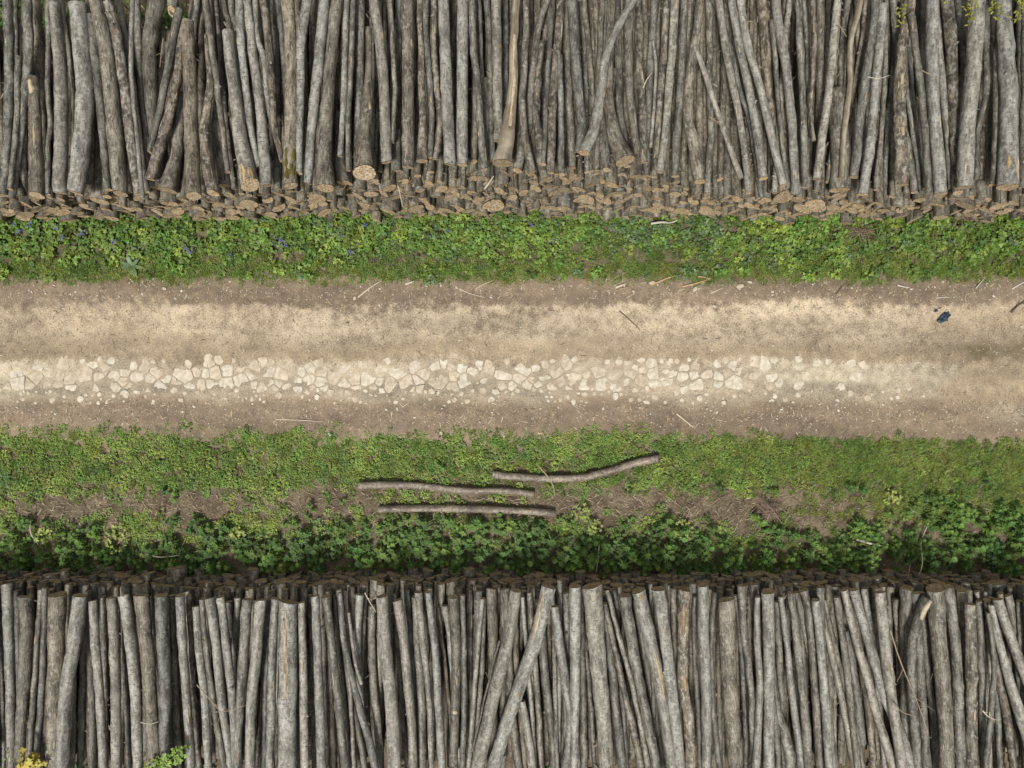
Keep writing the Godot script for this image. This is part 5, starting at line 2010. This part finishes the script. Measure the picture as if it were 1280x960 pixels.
func make_sticks():
	var pale := Color(0.66, 0.58, 0.44)
	var tan := Color(0.40, 0.32, 0.22)
	var dark := Color(0.14, 0.11, 0.08)
	var white := Color(0.64, 0.60, 0.51)
	var orange := Color(0.62, 0.43, 0.22)
	stick_thing("bleached white twig lying on leaves just below the upper stack's foot", [813, 281, 826, 280, 838, 279, 850, 275], 3.6, white, 0.24)
	stick_thing("pale slanting straw at the track edge, alone below the bottle-shaped log", [448, 372, 462, 361, 479, 350], 2.4, pale, 0.012)
	stick_thing("thin straw of a crossed pair, the one sloping down across the track", [575, 362, 590, 368, 606, 372], 1.8, pale, 0.012)
	stick_thing("thin straw of a crossed pair, the one rising to the grass", [596, 361, 606, 355, 618, 350], 1.8, pale, 0.02)
	stick_thing("short white wood splinter lying at the grass edge", [507, 356, 518, 352], 4.0, white, 0.02)
	stick_thing("straight tan straw rising into grass, first of the scattered straws", [752, 359, 768, 348, 784, 337], 2.2, tan, 0.02)
	stick_thing("flat pale bark strip beside two pebbly chips among the straws", [769, 360, 782, 355], 4.5, pale, 0.015)
	stick_thing("stubby pinkish bark strip under the flat pale one", [774, 362, 786, 359], 3.6, tan, 0.015)
	stick_thing("longest curved orange straw at the grass edge", [813, 357, 834, 348, 850, 344, 869, 341], 2.8, orange, 0.03)
	stick_thing("lower of two orange straws meeting in a point", [852, 359, 868, 355, 887, 349], 2.6, orange, 0.03)
	stick_thing("upper of two orange straws meeting in a point", [872, 346, 880, 347, 888, 349], 2.2, orange, 0.035)
	stick_thing("short pale straw pointing to the flat oval stone", [888, 367, 896, 363, 904, 360], 2.0, pale, 0.015)
	stick_thing("thin straw running under the crossed orange straws", [854, 372, 860, 366, 866, 360], 1.6, tan, 0.015)
	stick_thing("thin dark twig lying slantwise across the pale wheel lane", [774, 389, 786, 399, 800, 413], 1.8, dark, 0.012)
	stick_thing("dark twig leaning across the littered track edge near pale pebbles", [1044, 368, 1049, 361, 1057, 352], 2.2, dark, 0.02, -1.0, "stick", 1)
	stick_thing("pale peeled stick lying along the track edge, level with the grass tuft", [1120, 357, 1128, 359, 1135, 360], 2.6, white, 0.015)
	stick_thing("thin white straw lying crosswise near the blue plastic scrap", [1168, 373, 1176, 372, 1186, 372], 1.8, white, 0.015)
	stick_thing("pale stick poking out of grass above the blue plastic scrap", [1217, 361, 1222, 355, 1229, 348], 2.2, white, 0.03)
	stick_thing("brown bent twig under the pale poking stick", [1212, 360, 1216, 367, 1221, 375], 1.6, tan, 0.02)
	stick_thing("white stick at the track's dark end, pointing into the grass", [1262, 362, 1270, 357, 1284, 350], 3.0, white, 0.02)
	stick_thing("dark forked twig lying at the track's dark end", [1262, 391, 1268, 384, 1284, 373], 2.8, dark, 0.03, -1.0, "stick", 3)
	stick_thing("tan stick at the verge edge beyond the bent fallen log", [845, 517, 855, 525, 866, 534], 3.2, pale, 0.02)
	stick_thing("thin pale straw lying along the chips by the track edge", [346, 524, 376, 525, 405, 527], 1.8, pale, 0.015)
	stick_thing("curved tan stick lying over the bent fallen log", [674, 583, 684, 594, 691, 606, 693, 618], 2.6, tan, 0.22)
	stick_thing("thin pale upright stick standing before the fattest straight log", [748, 674, 746, 694, 744, 715], 2.4, pale, 0.28)
	stick_thing("short pale stick on dark weeds before the lower stack", [1066, 672, 1084, 677, 1100, 681], 4.4, white, 0.22)
	stick_thing("thin pale dry stem arching out of weeds by the short pale stick", [1140, 722, 1142, 700, 1148, 676, 1157, 652], 1.6, pale, 0.35)
	stick_thing("short upright straw beside the arching dry stem", [1130, 716, 1129, 702], 1.8, pale, 0.3)
	stick_thing("pale arching bramble stem beside the broad pale-green bush", [184, 690, 206, 694, 232, 692, 256, 686], 2.0, pale, 0.26, -1.0, "stick", 2)
	stick_thing("tan stick on litter under the lowest fallen log", [622, 664, 632, 658, 641, 651], 3.0, tan, 0.03)
	stick_thing("straw lying across litter at the end of the lowest fallen log", [640, 650, 648, 648, 655, 645], 2.0, pale, 0.05)
	stick_thing("slanting pale stem beside the small yellow-green bush", [43, 650, 47, 664, 51, 680], 1.8, pale, 0.25)
	stick_thing("grey dead twig across the bare litter between weeds", [912, 592, 922, 606, 932, 620], 1.6, dark, 0.05)
	stick_thing("dead brown twig in bare litter below the bent fallen log", [832, 620, 844, 628, 852, 634], 1.6, tan, 0.06)
	stick_thing("pale straw lying in left verge grass near the dark green dock".replace("left ", "short "), [20, 557, 32, 557, 44, 558], 1.6, pale, 0.05)
	# dry twigs lying on the stacks
	var up := UPPER_TOP + 0.62
	var lo := LOWER_TOP + 0.62
	stick_thing("longest dry twig on the lower stack, running over the peeled-tip log", [1113, 788, 1126, 828, 1146, 876, 1160, 916], 2.2, tan, 0, lo, "dry_twig", 2)
	stick_thing("curved dry twig crossing beneath the longest dry twig", [1116, 878, 1128, 890, 1146, 896], 1.8, tan, 0, lo, "dry_twig")
	stick_thing("forked dry twig between the rusty-ended log and the peeled-tip log", [1166, 842, 1160, 858, 1152, 880], 1.4, dark, 0, lo - 0.05, "dry_twig", 1)
	stick_thing("tangled dry twig lying across the notch-scarred log", [246, 856, 264, 876, 276, 892, 284, 920], 1.8, tan, 0, lo, "dry_twig", 3)
	stick_thing("thin crosswise twig below the tangled dry twig", [268, 890, 288, 888, 312, 880], 1.4, tan, 0, lo, "dry_twig", 1)
	stick_thing("pale forked twig at the stack's edge beside the gently bowed log", [456, 741, 462, 752, 470, 765], 1.8, pale, 0, lo - 0.05, "dry_twig", 1)
	stick_thing("short twig crossing two brown logs near the green spray", [176, 903, 188, 905, 198, 902], 1.6, pale, 0, lo - 0.1, "dry_twig", 1)
	stick_thing("dark snagged twig at the stack's face under the brightest crossing log", [607, 840, 612, 850, 620, 862], 1.6, dark, 0, lo - 0.1, "dry_twig", 2)
	stick_thing("pale grey stub twig near the stack's dark end, below white-flecked log", [1228, 888, 1236, 896, 1246, 900], 2.2, pale, 0, lo, "dry_twig", 2)
	stick_thing("two-pronged pale twig forking off a knotty log near the long diagonal log", [804, 110, 808, 100, 815, 91], 1.8, pale, 0, up, "dry_twig", 1)
	stick_thing("thin dry twig by the fan-shaped butt", [204, 48, 202, 62, 200, 84], 1.4, tan, 0, up - 0.1, "dry_twig", 2)
	stick_thing("pale splinter standing out of the stack's face by the bottle-shaped log", [494, 222, 499, 238, 503, 258], 2.2, pale, 0, 1.5, "dry_twig", 1)
	stick_thing("white broken splinter jutting from the face beside the barkless split log", [606, 236, 612, 228, 617, 220], 3.4, white, 0, 1.9, "dry_twig")
	stick_thing("dry twig hanging down the face below the log with a shredded end", [672, 240, 676, 252, 680, 268], 1.4, tan, 0, 0.9, "dry_twig", 2)
	stick_thing("thin twig bundle lying over the kinked scarred log", [1152, 88, 1164, 94, 1174, 100], 1.4, tan, 0, up, "dry_twig", 1)
	stick_thing("curly twig in the dark gap beside the blotched log", [1046, 26, 1052, 36, 1058, 46], 1.4, tan, 0, up - 0.2, "dry_twig", 3)
	stick_thing("straw-coloured twig beneath the forked peeled log", [1084, 96, 1098, 98, 1112, 94], 1.4, pale, 0, up, "dry_twig")
	stick_thing("twigs caught beside the hook-bottomed log", [886, 146, 896, 152, 902, 158], 1.4, tan, 0, up - 0.15, "dry_twig", 3)
